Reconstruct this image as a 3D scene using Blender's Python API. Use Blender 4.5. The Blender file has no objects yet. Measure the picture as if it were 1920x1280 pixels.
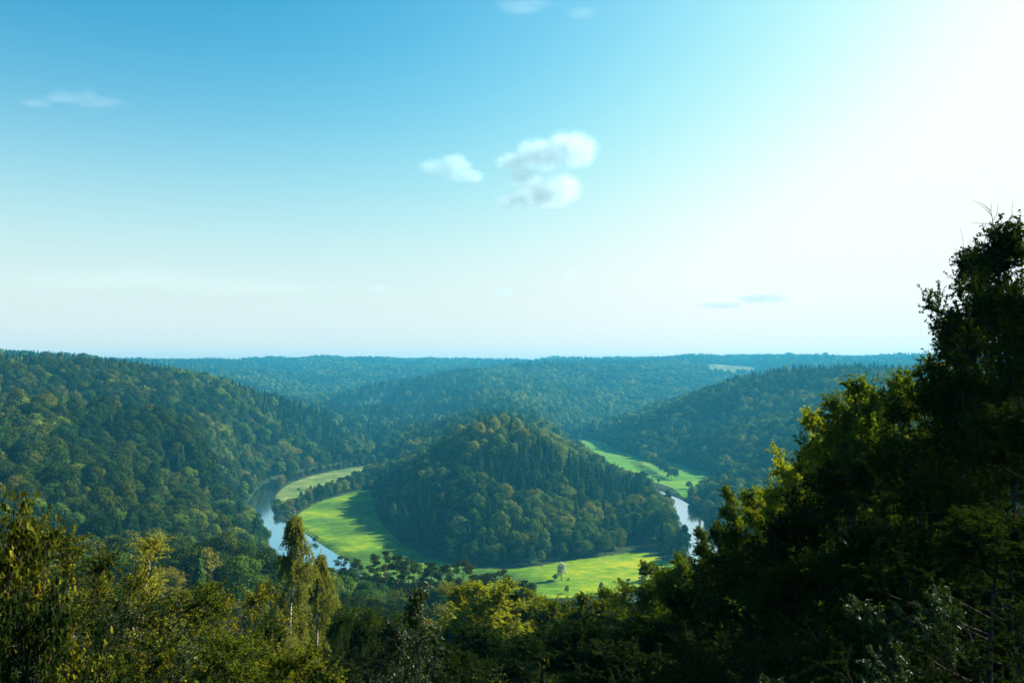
import bpy, math, random
import numpy as np
PI = math.pi
rng = np.random.default_rng(11)
random.seed(11)
S = bpy.context.scene
COL = S.collection

# ------------------------------------------------------------------ camera model
H, FPX, CX, CY, HOR = 135.0, 1600.0, 960.0, 640.0, 690.0
TH = math.atan((HOR - CY) / FPX)
FW = np.array([0, math.cos(TH), math.sin(TH)]); UP = np.array([0, -math.sin(TH), math.cos(TH)])
EYE = np.array([0, 0, H])
def ray(px, py): return FW + (px - CX) / FPX * np.array([1, 0, 0]) + (CY - py) / FPX * UP
def at(px, py, Y):
    d = ray(px, py); return EYE + d * (Y / d[1])
def gnd(px, py, z=1.5):
    d = ray(px, py); p = EYE + d * ((z - H) / d[2]); return (p[0], p[1])
def project(x, y, z):
    d = np.stack([x, y, z - H], -1)
    f = d @ FW; f = np.where(f < 1, 1, f)
    return CX + FPX * d[..., 0] / f, CY - FPX * (d @ UP) / f

# ------------------------------------------------------------------ small noise + geometry helpers
def vnoise(x, y, seed=0):
    x = np.asarray(x, float); y = np.asarray(y, float)
    xi = np.floor(x).astype(np.int64); yi = np.floor(y).astype(np.int64)
    fx = x - xi; fy = y - yi; fx = fx * fx * (3 - 2 * fx); fy = fy * fy * (3 - 2 * fy)
    def hsh(a, b):
        n = (a * 374761393 + b * 668265263 + seed * 974711) & 0x7fffffff
        n = ((n ^ (n >> 13)) * 1274126177) & 0x7fffffff
        return ((n ^ (n >> 16)) & 0xffff) / 65535.0
    return (hsh(xi, yi) * (1 - fx) + hsh(xi + 1, yi) * fx) * (1 - fy) + (hsh(xi, yi + 1) * (1 - fx) + hsh(xi + 1, yi + 1) * fx) * fy
def in_poly(x, y, poly):
    r = np.zeros(np.shape(x), bool); n = len(poly)
    for i in range(n):
        x0, y0 = poly[i]; x1, y1 = poly[(i + 1) % n]
        c = ((y0 > y) != (y1 > y)) & (x < (x1 - x0) * (y - y0) / ((y1 - y0) if y1 != y0 else 1e-9) + x0)
        r ^= c
    return r
def seg_dist(x, y, line, closed=False):
    best = np.full(np.shape(x), 1e9); bx = np.zeros(np.shape(x)); by = np.zeros(np.shape(x))
    pts = list(line) + ([line[0]] if closed else [])
    for (x0, y0), (x1, y1) in zip(pts[:-1], pts[1:]):
        dx, dy = x1 - x0, y1 - y0; L = dx * dx + dy * dy + 1e-9
        t = np.clip(((x - x0) * dx + (y - y0) * dy) / L, 0, 1)
        qx, qy = x0 + t * dx, y0 + t * dy
        d = np.hypot(x - qx, y - qy); m = d < best
        best = np.where(m, d, best); bx = np.where(m, qx, bx); by = np.where(m, qy, by)
    return best, bx, by
def smooth_line(pts, n=6, closed=False):
    P = [np.array(p, float) for p in pts]; out = []; N = len(P)
    rngi = range(N) if closed else range(N - 1)
    for i in rngi:
        if closed: a, b, c, d = P[(i - 1) % N], P[i], P[(i + 1) % N], P[(i + 2) % N]
        else: a, b, c, d = P[max(i - 1, 0)], P[i], P[i + 1], P[min(i + 2, N - 1)]
        for k in range(n):
            t = k / n
            out.append(tuple(0.5 * ((2 * b) + (c - a) * t + (2 * a - 5 * b + 4 * c - d) * t * t + (3 * b - a - 3 * c + d) * t ** 3)))
    if not closed: out.append(tuple(P[-1]))
    return out
def sstep(t): t = np.clip(t, 0, 1); return t * t * (3 - 2 * t)

def mkmesh(name, V, Q, mats=(), midx=None, tint=None, smooth=True):
    V = np.asarray(V, np.float32).reshape(-1, 3); Q = np.asarray(Q, np.int32)
    me = bpy.data.meshes.new(name)
    k = Q.shape[1]
    me.vertices.add(len(V)); me.vertices.foreach_set('co', V.ravel())
    me.loops.add(Q.size); me.loops.foreach_set('vertex_index', Q.ravel())
    me.polygons.add(len(Q)); me.polygons.foreach_set('loop_start', np.arange(0, Q.size, k, dtype=np.int32))
    me.polygons.foreach_set('loop_total', np.full(len(Q), k, np.int32))
    for m in mats: me.materials.append(m)
    if midx is not None: me.polygons.foreach_set('material_index', np.asarray(midx, np.int32))
    me.polygons.foreach_set('use_smooth', np.full(len(Q), smooth))
    if tint is not None:
        a = me.attributes.new('tint', 'FLOAT', 'POINT'); a.data.foreach_set('value', np.asarray(tint, np.float32))
    me.update(calc_edges=True)
    return me
def link(name, me, parent=None):
    o = bpy.data.objects.new(name, me); COL.objects.link(o)
    if parent: o.parent = parent
    return o
def tag(o, label=None, cat=None, group=None, kind=None):
    if label: o['label'] = label
    if cat: o['category'] = cat
    if group: o['group'] = group
    if kind: o['kind'] = kind
    return o

# ------------------------------------------------------------------ materials
def newmat(name):
    m = bpy.data.materials.new(name); m.use_nodes = True; nt = m.node_tree
    for n in list(nt.nodes): nt.nodes.remove(n)
    return m, nt, nt.nodes.new('ShaderNodeOutputMaterial')
def N(nt, t, **kw):
    n = nt.nodes.new(t)
    for k, v in kw.items(): setattr(n, k, v)
    return n
def ramp(nt, stops):
    r = N(nt, 'ShaderNodeValToRGB'); e = r.color_ramp.elements
    while len(e) < len(stops): e.new(0.5)
    for k, (p, c) in enumerate(stops): e[k].position = p; e[k].color = (*c, 1)
    return r
def math_(nt, op, a, b=None, clamp=False):
    n = N(nt, 'ShaderNodeMath', operation=op); n.use_clamp = clamp
    for i, v in enumerate((a, b)):
        if v is None: continue
        if isinstance(v, (int, float)): n.inputs[i].default_value = v
        else: nt.links.new(v, n.inputs[i])
    return n.outputs[0]

def leaf_mat(name, stops, trans=0.35, leafvar=0.35, gloss=0.0, tcol=(1.25, 1.15, 0.35)):
    """one colour per tree out of STOPS (its own random number plus a patchy noise over the woods), varied leaf by leaf"""
    m, nt, out = newmat(name); L = nt.links.new
    oi = N(nt, 'ShaderNodeObjectInfo')
    no = N(nt, 'ShaderNodeTexNoise'); no.inputs['Scale'].default_value = 0.012; no.inputs['Detail'].default_value = 2
    L(oi.outputs['Location'], no.inputs['Vector'])
    v = math_(nt, 'MULTIPLY', oi.outputs['Random'], 0.66)
    v2 = math_(nt, 'MULTIPLY', math_(nt, 'SUBTRACT', no.outputs['Fac'], 0.40), 1.5)
    v = math_(nt, 'ADD', v, v2)
    at_ = N(nt, 'ShaderNodeAttribute', attribute_name='tint')
    lv = math_(nt, 'SUBTRACT', at_.outputs['Fac'], 0.5)
    v = math_(nt, 'ADD', v, math_(nt, 'MULTIPLY', lv, leafvar), True)
    stops = [(p_, (col_[0] * .98, col_[1] * .80, col_[2] * .36)) for p_, col_ in stops]
    r = ramp(nt, stops); L(v, r.inputs['Fac'])
    df = N(nt, 'ShaderNodeBsdfDiffuse'); L(r.outputs['Color'], df.inputs['Color'])
    tr = N(nt, 'ShaderNodeBsdfTranslucent')
    mu = N(nt, 'ShaderNodeMixRGB', blend_type='MULTIPLY'); mu.inputs['Fac'].default_value = 1; mu.inputs['Color2'].default_value = (*tcol, 1)
    L(r.outputs['Color'], mu.inputs['Color1']); L(mu.outputs[0], tr.inputs['Color'])
    mx = N(nt, 'ShaderNodeMixShader'); mx.inputs[0].default_value = trans
    L(df.outputs[0], mx.inputs[1]); L(tr.outputs[0], mx.inputs[2])
    s = mx.outputs[0]
    if gloss:
        g = N(nt, 'ShaderNodeBsdfGlossy'); g.inputs['Roughness'].default_value = 0.42; g.inputs['Color'].default_value = (.8, .9, 1, 1)
        m2 = N(nt, 'ShaderNodeMixShader'); m2.inputs[0].default_value = gloss
        L(s, m2.inputs[1]); L(g.outputs[0], m2.inputs[2]); s = m2.outputs[0]
    L(s, out.inputs['Surface'])
    return m
def bark_mat(name, c0, c1, scale=6, bands=False):
    m, nt, out = newmat(name); L = nt.links.new
    tc = N(nt, 'ShaderNodeTexCoord'); no = N(nt, 'ShaderNodeTexNoise'); no.inputs['Scale'].default_value = scale; no.inputs['Detail'].default_value = 4
    if bands:
        mp = N(nt, 'ShaderNodeMapping'); mp.inputs['Scale'].default_value = (.6, .6, 3.5); L(tc.outputs['Object'], mp.inputs[0]); L(mp.outputs[0], no.inputs['Vector'])
    else: L(tc.outputs['Object'], no.inputs['Vector'])
    r = ramp(nt, [(0.38, c0), (0.58, c1)]); L(no.outputs['Fac'], r.inputs['Fac'])
    p = N(nt, 'ShaderNodeBsdfDiffuse'); L(r.outputs['Color'], p.inputs['Color']); L(p.outputs[0], out.inputs['Surface'])
    return m

M = {}
M['broad'] = leaf_mat('broadleaf_foliage', [(0, (.008, .030, .016)), (.3, (.020, .064, .024)), (.55, (.050, .12, .032)), (.80, (.115, .20, .05)), (.97, (.17, .25, .08)), (1, (.22, .25, .09))], .3)
M['broadpalelit'] = leaf_mat('pale_sunlit_broadleaf_foliage', [(0, (.03, .085, .03)), (.4, (.08, .16, .05)), (.75, (.15, .25, .08)), (1, (.24, .31, .12))], .3)  # pale canopy, and sunlight put into the leaf colour on the central hill
M['broaddimmed'] = leaf_mat('dimmed_broadleaf_foliage', [(0, (.008, .028, .010)), (.4, (.022, .052, .014)), (.75, (.05, .085, .018)), (1, (.11, .13, .03))], .25)  # leaf colour darkened for the light falling off towards the left
M['broadolive'] = leaf_mat('olive_foliage', [(0, (.025, .055, .014)), (.35, (.055, .10, .018)), (.65, (.11, .15, .024)), (1, (.2, .2, .04))], .3)
M['spruce'] = leaf_mat('spruce_needles', [(0, (.008, .030, .018)), (.5, (.018, .052, .026)), (.8, (.04, .09, .035)), (1, (.08, .12, .035))], .12)
M['pine'] = leaf_mat('pine_needles', [(0, (.014, .034, .012)), (.5, (.03, .055, .016)), (1, (.06, .08, .02))], .15)
M['willow'] = leaf_mat('willow_leaves', [(0, (.36, .50, .85)), (1, (.52, .68, .99))], .25)
M['nearA'] = leaf_mat('green_leaves', [(0, (.010, .03, .014)), (.4, (.028, .065, .018)), (.68, (.09, .15, .02)), (.88, (.22, .27, .024)), (1, (.36, .32, .024))], .45, .75, 0, (1.3, 1.2, .25))
M['nearY'] = leaf_mat('yellowing_leaves', [(0, (.018, .04, .014)), (.25, (.06, .10, .02)), (.5, (.20, .24, .03)), (.78, (.44, .43, .04)), (1, (.68, .42, .04))], .45, .8, 0, (1.35, 1.15, .25))
M['hazel'] = leaf_mat('hazel_leaves', [(0, (.008, .024, .012)), (.35, (.03, .055, .018)), (.7, (.10, .13, .025)), (.92, (.20, .20, .03)), (1, (.32, .24, .03))], .35, .9, 0, (1.2, 1.1, .3))
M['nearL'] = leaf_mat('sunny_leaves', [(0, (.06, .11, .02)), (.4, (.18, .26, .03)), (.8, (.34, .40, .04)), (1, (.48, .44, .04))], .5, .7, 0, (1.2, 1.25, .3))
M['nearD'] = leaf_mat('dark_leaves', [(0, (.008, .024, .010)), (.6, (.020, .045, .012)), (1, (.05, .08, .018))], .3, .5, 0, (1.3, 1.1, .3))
M['nearT'] = leaf_mat('bluish_leaves', [(0, (.015, .036, .024)), (.6, (.03, .07, .03)), (1, (.07, .12, .04))], .35, .5, .015, (1.3, 1.1, .4))
M['birch'] = leaf_mat('birch_leaves', [(0, (.09, .14, .04)), (.5, (.21, .28, .08)), (1, (.40, .44, .14))], .4, .5, 0, (1.15, 1.1, .4))
M['bark'] = bark_mat('grey_brown_bark', (.012, .010, .008), (.045, .038, .03))
M['pbark'] = bark_mat('orange_pine_bark', (.07, .035, .02), (.16, .08, .045))
M['wbark'] = bark_mat('white_birch_bark', (.05, .045, .04), (.42, .40, .36), 3, True)
M['pale'] = bark_mat('pale_dead_bark', (.12, .11, .10), (.26, .25, .23))

# ------------------------------------------------------------------ the valley: river and meadows (metres, river level 0)
RIV = smooth_line([(-330, 2500), (-520, 2000), (-330, 1680), (-225, 1440), (-208, 1285), (-240, 1190), (-270, 1095), (-278, 1000), (-262, 900), (-236, 795), (-197, 712), (-164, 648),
                   (-131, 590), (-98, 533), (-40, 487), (30, 474), (84, 492), (122, 545), (144, 620), (152, 700), (160, 820), (155, 950), (134, 1100), (116, 1350), (96, 1640), (140, 1850), (260, 2050), (420, 2250), (700, 2500)], 5)
RW = 16.0
MEAD = smooth_line([gnd(557, 966), gnd(597, 941), gnd(640, 929), gnd(690, 917), gnd(700, 938), gnd(712, 975), gnd(760, 1022), gnd(835, 1053), gnd(930, 1067), gnd(1000, 1062),
                    gnd(1060, 1052), gnd(1130, 1043), gnd(1200, 1034), gnd(1240, 1046), (112, 560), (72, 516), (20, 500), (-45, 512), (-95, 552), gnd(650, 1053), gnd(594, 1012), gnd(552, 980)], 5, True)
STRIP = smooth_line([gnd(517, 944), gnd(524, 920), gnd(562, 899), gnd(620, 884), gnd(668, 876), gnd(738, 866), gnd(700, 884), gnd(660, 900), gnd(610, 917), gnd(570, 930), gnd(545, 946)], 5, True)
MR = smooth_line([gnd(1095, 824), gnd(1130, 828), gnd(1165, 846), gnd(1215, 861), gnd(1275, 870), gnd(1330, 889), gnd(1372, 912), gnd(1345, 925), gnd(1305, 924),
                  gnd(1282, 932), gnd(1262, 915), gnd(1208, 897), gnd(1158, 875), gnd(1116, 852), gnd(1090, 836)], 5, True)

# ------------------------------------------------------------------ terrain: heights through measured points
T = 17.0
C = []
def tp(px, py, Y):                 # seen top of the woods at distance Y
    t = 17 if Y < 500 else 19 if Y < 1400 else 19 + (Y - 1400) * .0026
    p = at(px, py, Y); C.append((p[0], p[1], max(p[2] - t, 2.0)))
def g(x, y, z): C.append((x, y, z))
# the slope under the viewpoint
for y, z in ((-400, 140), (-100, 138), (-20, 134.5), (0, 133.2), (5, 131), (10, 128.5), (20, 124), (40, 115), (60, 106.5), (100, 91.5), (150, 77)):
    for fx in (-0.32, 0, 0.25):
        g(fx * max(y, 12), y, z)
for y, za, zb, zc, zd in ((200, 72, 70, 62, 56), (300, 53, 51, 43, 38), (370, 36, 33, 25, 22), (430, 14, 12, 8, 8)):
    g(-.32 * y, y, za); g(-.18 * y, y, zb); g(0, y, zc); g(.18 * y, y, zd)
g(-60, -60, 138); g(60, -60, 138); g(-300, -300, 145); g(300, -300, 145)
g(12, 14, 126), g(22, 22, 125); g(40, 30, 126); g(60, 60, 120); g(70, 100, 104); g(110, 180, 85); g(180, 320, 60); g(110, 400, 12); g(150, 470, 10); g(320, 520, 60); g(320, 700, 45); g(230, 640, 8); g(600, 300, 140); g(600, 700, 125)
g(-14, 14, 126.5); g(-45, 60, 105); g(60, 435, 5); g(-90, 480, 5); g(-150, 530, 6)
for a in ((0, 1060, 230), (0, 1000, 300), (0, 940, 380), (0, 850, 480), (0, 800, 570), (0, 760, 680), (0, 705, 850), (0, 676, 1000), (-600, 660, 900), (-600, 800, 400), (-500, 650, 2000),
          (150, 1060, 240), (150, 1000, 330), (150, 940, 410), (150, 860, 520), (150, 780, 720), (150, 720, 900), (140, 682, 1080),
          (300, 1060, 280), (300, 1020, 350), (300, 960, 450), (300, 900, 540), (300, 850, 640), (300, 800, 760), (300, 760, 900), (300, 720, 1050), (300, 694, 1200),
          (400, 1060, 330), (400, 1010, 430), (400, 950, 540), (400, 900, 640), (400, 850, 780), (400, 800, 950), (400, 760, 1100), (400, 714, 1270),
          (450, 1060, 380), (450, 1005, 540), (455, 962, 620), (470, 850, 960), (470, 800, 1120), (470, 760, 1220), (470, 729, 1320),
          (560, 830, 1250), (560, 800, 1340), (560, 761, 1450), (610, 840, 1290), (640, 793, 1500), (640, 830, 1400), (740, 797, 1480), (820, 806, 1500)): tp(*a)
for x, y, z in ((-300, 900, 14), (-310, 1000, 16), (-300, 1100, 10), (-270, 1230, 8), (-215, 620, 12)): g(x, y, z)
# the long hill inside the river bend
for a in ((928, 768, 855), (928, 784, 825), (970, 789, 880), (885, 791, 870), (905, 782, 860), (930, 850, 740), (930, 905, 680), (800, 900, 730), (765, 880, 850), (830, 818, 880), (1000, 800, 900), (1000, 850, 765), (1000, 905, 690), (1100, 852, 900), (1100, 905, 760),
          (1100, 836, 1100), (1180, 905, 850), (1190, 950, 730), (1050, 820, 1150), (960, 792, 1100), (1150, 862, 1150), (730, 885, 1000), (870, 860, 770), (860, 910, 670), (790, 940, 680)): tp(*a)
for x, y, z in ((-100, 1150, 20), (-40, 1250, 45), (40, 1350, 30), (90, 1450, 8), (-60, 1450, 40), (-170, 1100, 4), (0, 1100, 52), (-10, 1600, 42)): g(x, y, z)
# the hills behind
for a in ((600, 750, 2100), (700, 724, 2400), (800, 707, 2650), (880, 693, 2900), (1000, 683, 3200), (1100, 680, 3500), (1200, 677, 3900), (1260, 671, 4300), (1310, 666, 4400), (1400, 668, 4500), (1500, 669, 4500), (1600, 671, 4500), (1750, 671, 4500), (1950, 671, 4500), (2400, 668, 4000),
          (700, 760, 2050), (800, 750, 2150), (800, 790, 1900), (930, 750, 1850), (935, 735, 2050), (900, 720, 2350), (980, 700, 2800), (1050, 765, 2050), (1060, 720, 2600), (1150, 795, 1880), (1170, 760, 2200), (1200, 740, 2450), (1250, 716, 2750), (1300, 701, 3000), (1400, 692, 3300), (1330, 686, 3300), (1500, 682, 3300), (1700, 692, 2500),
          (1200, 782, 1600), (1250, 762, 1520), (1350, 727, 1460), (1480, 695, 1460), (1600, 690, 1500), (1700, 708, 1500), (1900, 700, 1500), (2400, 670, 1300), (1300, 822, 1250), (1400, 802, 1150), (1400, 852, 1030), (1500, 762, 1200), (1500, 850, 950), (1600, 762, 1050), (1600, 850, 850), (1700, 800, 850),
          (160, 674, 2000), (250, 684, 2400), (180, 680, 2900), (400, 698, 3000), (500, 720, 2800), (580, 745, 2500), (300, 678, 3800), (240, 687, 4300), (290, 685, 4400), (345, 677, 4400), (450, 675, 4600), (560, 672, 4700), (700, 674, 4700), (800, 680, 4600), (860, 684, 4400), (950, 679, 4500), (1050, 677, 4500), (600, 700, 3800), (700, 690, 4000), (500, 690, 3900), (0, 668, 2500), (0, 675, 4500), (-600, 672, 4500)): tp(*a)
for a_, Y_, z_ in ((600, 2700, 10), (660, 2900, 22), (750, 3200, 45), (850, 3600, 90), (1400, 1900, 45), (1500, 2100, 55), (1650, 2100, 70), (1300, 1900, 20), (1230, 2000, 12), (300, 1700, 55), (400, 1750, 40), (500, 1850, 15), (200, 1600, 90)):
    C.append(((a_ - CX) / FPX * Y_, Y_, z_))
for a_, b_, Y_ in ((60, 770, 740), (150, 788, 770), (250, 812, 800), (330, 842, 800), (400, 880, 790)):
    p_ = at(a_, b_, Y_); C.append((p_[0], p_[1], p_[2] - 40))
for x, y, z in ((-330, 1900, 3), (-330, 2150, 3), (-430, 2350, 8), (-500, 1800, 20), (-700, 1500, 100), (-600, 1700, 50), (-100, 1750, 6), (-180, 1800, 4), (180, 1750, 2), (330, 2000, 3), (500, 1900, 60), (700, 1800, 90), (330, 1750, 45), (550, 2300, 12), (850, 2600, 20)): g(x, y, z)
for x in (-7000, -4500, -2000, 0, 2000, 4500, 7000):
    for y in (5600, 7000, 9000): g(x, y, 172)
for x in (-7000, -4500, 4500, 7000):
    for y in (-500, 1500, 3500): g(x, y, 165)
C = np.array(C); CS = 45.0
def ker(x, y, X, Y): return np.sqrt((x - X) ** 2 + (y - Y) ** 2 + CS * CS)
_A = ker(C[:, None, 0], C[:, None, 1], C[None, :, 0], C[None, :, 1]); _n = len(C)
_Pm = np.c_[np.ones(_n), C[:, :2] / 1000]
_B = np.block([[_A - np.eye(_n) * 4.0, _Pm], [_Pm.T, np.zeros((3, 3))]])
_W = np.linalg.solve(_B, np.r_[C[:, 2], 0, 0, 0])
def raw_h(x, y):
    out = np.zeros(x.shape)
    for i in range(_n): out += _W[i] * ker(x, y, C[i, 0], C[i, 1])
    return out + _W[_n] + _W[_n + 1] * x / 1000 + _W[_n + 2] * y / 1000
def axis(segs):
    a = [segs[0][0]]
    for s0, s1, d0, d1 in segs:
        x = s0
        while x < s1 - 1e-6:
            t = (x - s0) / (s1 - s0); x += d0 + (d1 - d0) * t; a.append(min(x, s1))
    return np.unique(np.round(np.array(a), 3))
xp = axis([(0, 400, 4, 4), (400, 1500, 5, 25), (1500, 6400, 30, 350)])
GX = np.unique(np.r_[-xp, xp])
GY = axis([(-500, -20, 40, 10), (-20, 60, 3, 3), (60, 440, 6, 6), (440, 1100, 4, 4), (1100, 2000, 5, 9), (2000, 5000, 12, 40), (5000, 5900, 50, 100)])
XX, YY = np.meshgrid(GX, GY)
def valley_d(x, y):
    """metres outside the flat valley floor (river and meadows), and metres from the river's middle line"""
    dr = seg_dist(x, y, RIV)[0]; d = dr - (RW + 5)
    for P in (MEAD, STRIP, MR):
        m, _, _ = seg_dist(x, y, P, True); d = np.minimum(d, np.where(in_poly(x, y, P), -m, m) - 2)
    dr = dr + np.where(x > 0, 8.5 * sstep((y - 850) / 110), 5 * sstep((y - 760) / 120) - 5 * sstep((y - 570) / 40) * sstep((760 - y) / 50))
    return d, dr
def meadow_d(x, y):
    d = np.full(np.shape(x), 999.)
    for P in (MEAD, STRIP, MR):
        m, _, _ = seg_dist(x, y, P, True); d = np.minimum(d, np.where(in_poly(x, y, P), -m, m))
    return d
ZZ = raw_h(XX, YY)
near = (np.abs(XX) < 900) & (YY > 380) & (YY < 2600)
D = np.full(XX.shape, 999.0); DR = np.full(XX.shape, 999.0)
D[near], DR[near] = valley_d(XX[near], YY[near])
rough = (vnoise(XX / 90, YY / 90, 3) - .5) * 9 + (vnoise(XX / 35, YY / 35, 4) - .5) * 4
rough += (1 - np.abs(2 * vnoise(XX / 260 + YY / 900, YY / 420, 9) - 1)) * 12 * sstep((YY - 1100) / 700) - 6 * sstep((YY - 1100) / 700)
ZZ = ZZ + rough * sstep((YY - 80) / 200) * sstep((4200 - YY) / 400)
ZZ = np.maximum(ZZ, 2.2 + vnoise(XX / 30, YY / 30, 5))
flat = 1.5 + (vnoise(XX / 45, YY / 45, 6) - .5) * .5
ZZ = flat + (ZZ - flat) * sstep(D / 45)
ZZ = np.where(DR < RW + 7, np.minimum(ZZ, -1.4 + 2.9 * sstep((DR - RW + 4) / 8)), ZZ)
def hgt(x, y):
    x = np.asarray(x, float); y = np.asarray(y, float)
    fx = np.interp(x, GX, np.arange(len(GX))); fy = np.interp(y, GY, np.arange(len(GY)))
    i = np.minimum(fx.astype(int), len(GX) - 2); j = np.minimum(fy.astype(int), len(GY) - 2); u = fx - i; v = fy - j
    return (ZZ[j, i] * (1 - u) + ZZ[j, i + 1] * u) * (1 - v) + (ZZ[j + 1, i] * (1 - u) + ZZ[j + 1, i + 1] * u) * v

m, nt, out = newmat('forest_floor'); L = nt.links.new
geo = N(nt, 'ShaderNodeNewGeometry'); no = N(nt, 'ShaderNodeTexNoise'); no.inputs['Scale'].default_value = .05; no.inputs['Detail'].default_value = 8; L(geo.outputs['Position'], no.inputs['Vector'])
r = ramp(nt, [(.35, (.012, .022, .010)), (.55, (.025, .040, .014)), (.7, (.05, .055, .025))]); L(no.outputs['Fac'], r.inputs['Fac'])
df = N(nt, 'ShaderNodeBsdfDiffuse'); L(r.outputs[0], df.inputs['Color']); L(df.outputs[0], out.inputs['Surface']); M['floor'] = m
ny, nx = XX.shape
idx = np.arange(nx * ny).reshape(ny, nx)
Q = np.stack([idx[:-1, :-1], idx[:-1, 1:], idx[1:, 1:], idx[1:, :-1]], -1).reshape(-1, 4)
o = link('ground', mkmesh('ground', np.stack([XX, YY, ZZ], -1), Q, [M['floor']])); tag(o, kind='structure')

# ---- meadows: sheets of grass following the valley floor
def grass_mat(name, stops, s1, s2, streak=1.0, bump=.3):
    m, nt, out = newmat(name); L = nt.links.new
    geo = N(nt, 'ShaderNodeNewGeometry'); mp = N(nt, 'ShaderNodeMapping'); mp.inputs['Scale'].default_value = (1, streak, 1); mp.inputs['Rotation'].default_value = (0, 0, .35); L(geo.outputs['Position'], mp.inputs[0])
    a = N(nt, 'ShaderNodeTexNoise'); a.inputs['Distortion'].default_value = .6; a.inputs['Scale'].default_value = s1; a.inputs['Detail'].default_value = 5; L(mp.outputs[0], a.inputs['Vector'])
    b = N(nt, 'ShaderNodeTexNoise'); b.inputs['Scale'].default_value = s2; b.inputs['Detail'].default_value = 8; b.inputs['Roughness'].default_value = .7; L(mp.outputs[0], b.inputs['Vector'])
    v = math_(nt, 'ADD', math_(nt, 'MULTIPLY', a.outputs['Fac'], .75), math_(nt, 'MULTIPLY', b.outputs['Fac'], .55)); v = math_(nt, 'SUBTRACT', v, .15); sx_ = N(nt, 'ShaderNodeSeparateXYZ'); L(geo.outputs['Position'], sx_.inputs[0]); v = math_(nt, 'ADD', v, math_(nt, 'MULTIPLY', math_(nt, 'MINIMUM', math_(nt, 'MAXIMUM', math_(nt, 'DIVIDE', sx_.outputs[0], 120.0), -1.0), 1.0), .07))
    r = ramp(nt, stops); L(v, r.inputs['Fac'])
    bp = N(nt, 'ShaderNodeBump'); bp.inputs['Strength'].default_value = bump; bp.inputs['Distance'].default_value = .5; L(b.outputs['Fac'], bp.inputs['Height'])
    d = N(nt, 'ShaderNodeBsdfDiffuse'); L(r.outputs[0], d.inputs['Color']); L(bp.outputs[0], d.inputs['Normal']); L(d.outputs[0], out.inputs['Surface']); return m
M['grass'] = grass_mat('meadow_grass', [(.30, (.03, .06, .010)), (.42, (.055, .12, .009)), (.52, (.10, .175, .009)), (.60, (.19, .225, .008)), (.72, (.27, .24, .012))], .012, .12, 1.5)
M['grassR'] = grass_mat('valley_grass', [(.3, (.03, .09, .015)), (.5, (.06, .15, .02)), (.7, (.11, .20, .025))], .012, .1, 1.5)
M['marsh'] = grass_mat('marsh_grass', [(.3, (.05, .09, .025)), (.5, (.12, .16, .045)), (.66, (.20, .22, .08)), (.75, (.34, .30, .2))], .04, .2, 1.0)
M['field'] = grass_mat('stubble_field', [(.3, (.05, .09, .03)), (.5, (.12, .12, .05)), (.7, (.18, .15, .08))], .008, .05, 1.0)
def sheet(name, poly, step, mat, lift=.12):
    P = np.array(poly); x0, y0 = P.min(0) - step; x1, y1 = P.max(0) + step
    gx = np.arange(x0, x1 + step, step); gy = np.arange(y0, y1 + step, step)
    X, Y = np.meshgrid(gx, gy); d, bx, by = seg_dist(X, Y, poly, True); ins = in_poly(X, Y, poly)
    keepv = ins | (d < step * .75)
    snap = (~ins & keepv) | (d < step * .45)
    X = np.where(snap, bx, X); Y = np.where(snap, by, Y)
    id_ = np.arange(X.size).reshape(X.shape)
    q = np.stack([id_[:-1, :-1], id_[:-1, 1:], id_[1:, 1:], id_[1:, :-1]], -1).reshape(-1, 4)
    q = q[keepv.ravel()[q].all(1)]
    use, inv = np.unique(q, return_inverse=True)
    V = np.stack([X.ravel()[use], Y.ravel()[use], hgt(X.ravel()[use], Y.ravel()[use]) + lift], -1)
    o = link(name, mkmesh(name, V, inv.reshape(-1, 4), [mat])); tag(o, kind='structure'); return o
sheet('meadow', MEAD, 4, M['grass']); sheet('meadow', MR, 6, M['grassR']); sheet('meadow', STRIP, 5, M['marsh'])
FIELDS = []
for pts, dist in (([(1311, 684), (1345, 683), (1420, 688), (1432, 692), (1400, 697), (1372, 701), (1340, 697)], 0),):
    FIELDS.append(pts)

# ---- river
m, nt, out = newmat('river_water'); L = nt.links.new
p = N(nt, 'ShaderNodeBsdfPrincipled'); p.inputs['Base Color'].default_value = (.012, .022, .022, 1); p.inputs['Roughness'].default_value = .06; p.inputs['IOR'].default_value = 2.0
geo = N(nt, 'ShaderNodeNewGeometry'); no = N(nt, 'ShaderNodeTexNoise'); no.inputs['Scale'].default_value = .35; no.inputs['Detail'].default_value = 6; L(geo.outputs['Position'], no.inputs['Vector'])
bp = N(nt, 'ShaderNodeBump'); bp.inputs['Strength'].default_value = .035; bp.inputs['Distance'].default_value = .5; L(no.outputs['Fac'], bp.inputs['Height']); L(bp.outputs[0], p.inputs['Normal'])
gl = N(nt, 'ShaderNodeBsdfGlossy'); gl.inputs['Roughness'].default_value = .1; gl.inputs['Color'].default_value = (.95, .97, 1, 1); L(bp.outputs[0], gl.inputs['Normal'])
wm_ = N(nt, 'ShaderNodeMixShader'); wm_.inputs[0].default_value = .55; L(p.outputs[0], wm_.inputs[1]); L(gl.outputs[0], wm_.inputs[2]); L(wm_.outputs[0], out.inputs['Surface']); M['water'] = m
R = np.array(RIV); tg = np.gradient(R, axis=0); tg /= np.linalg.norm(tg, axis=1)[:, None]; nn = np.stack([-tg[:, 1], tg[:, 0]], -1)
V = np.stack([np.c_[R + nn * k * (RW + 9) / 4, np.zeros(len(R))] for k in range(-4, 5)], 1)
i = np.arange(len(R) * 9).reshape(-1, 9); Q = np.stack([i[:-1, :-1], i[:-1, 1:], i[1:, 1:], i[1:, :-1]], -1).reshape(-1, 4)
o = link('river', mkmesh('river', V, Q, [M['water']])); tag(o, kind='structure')

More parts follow.
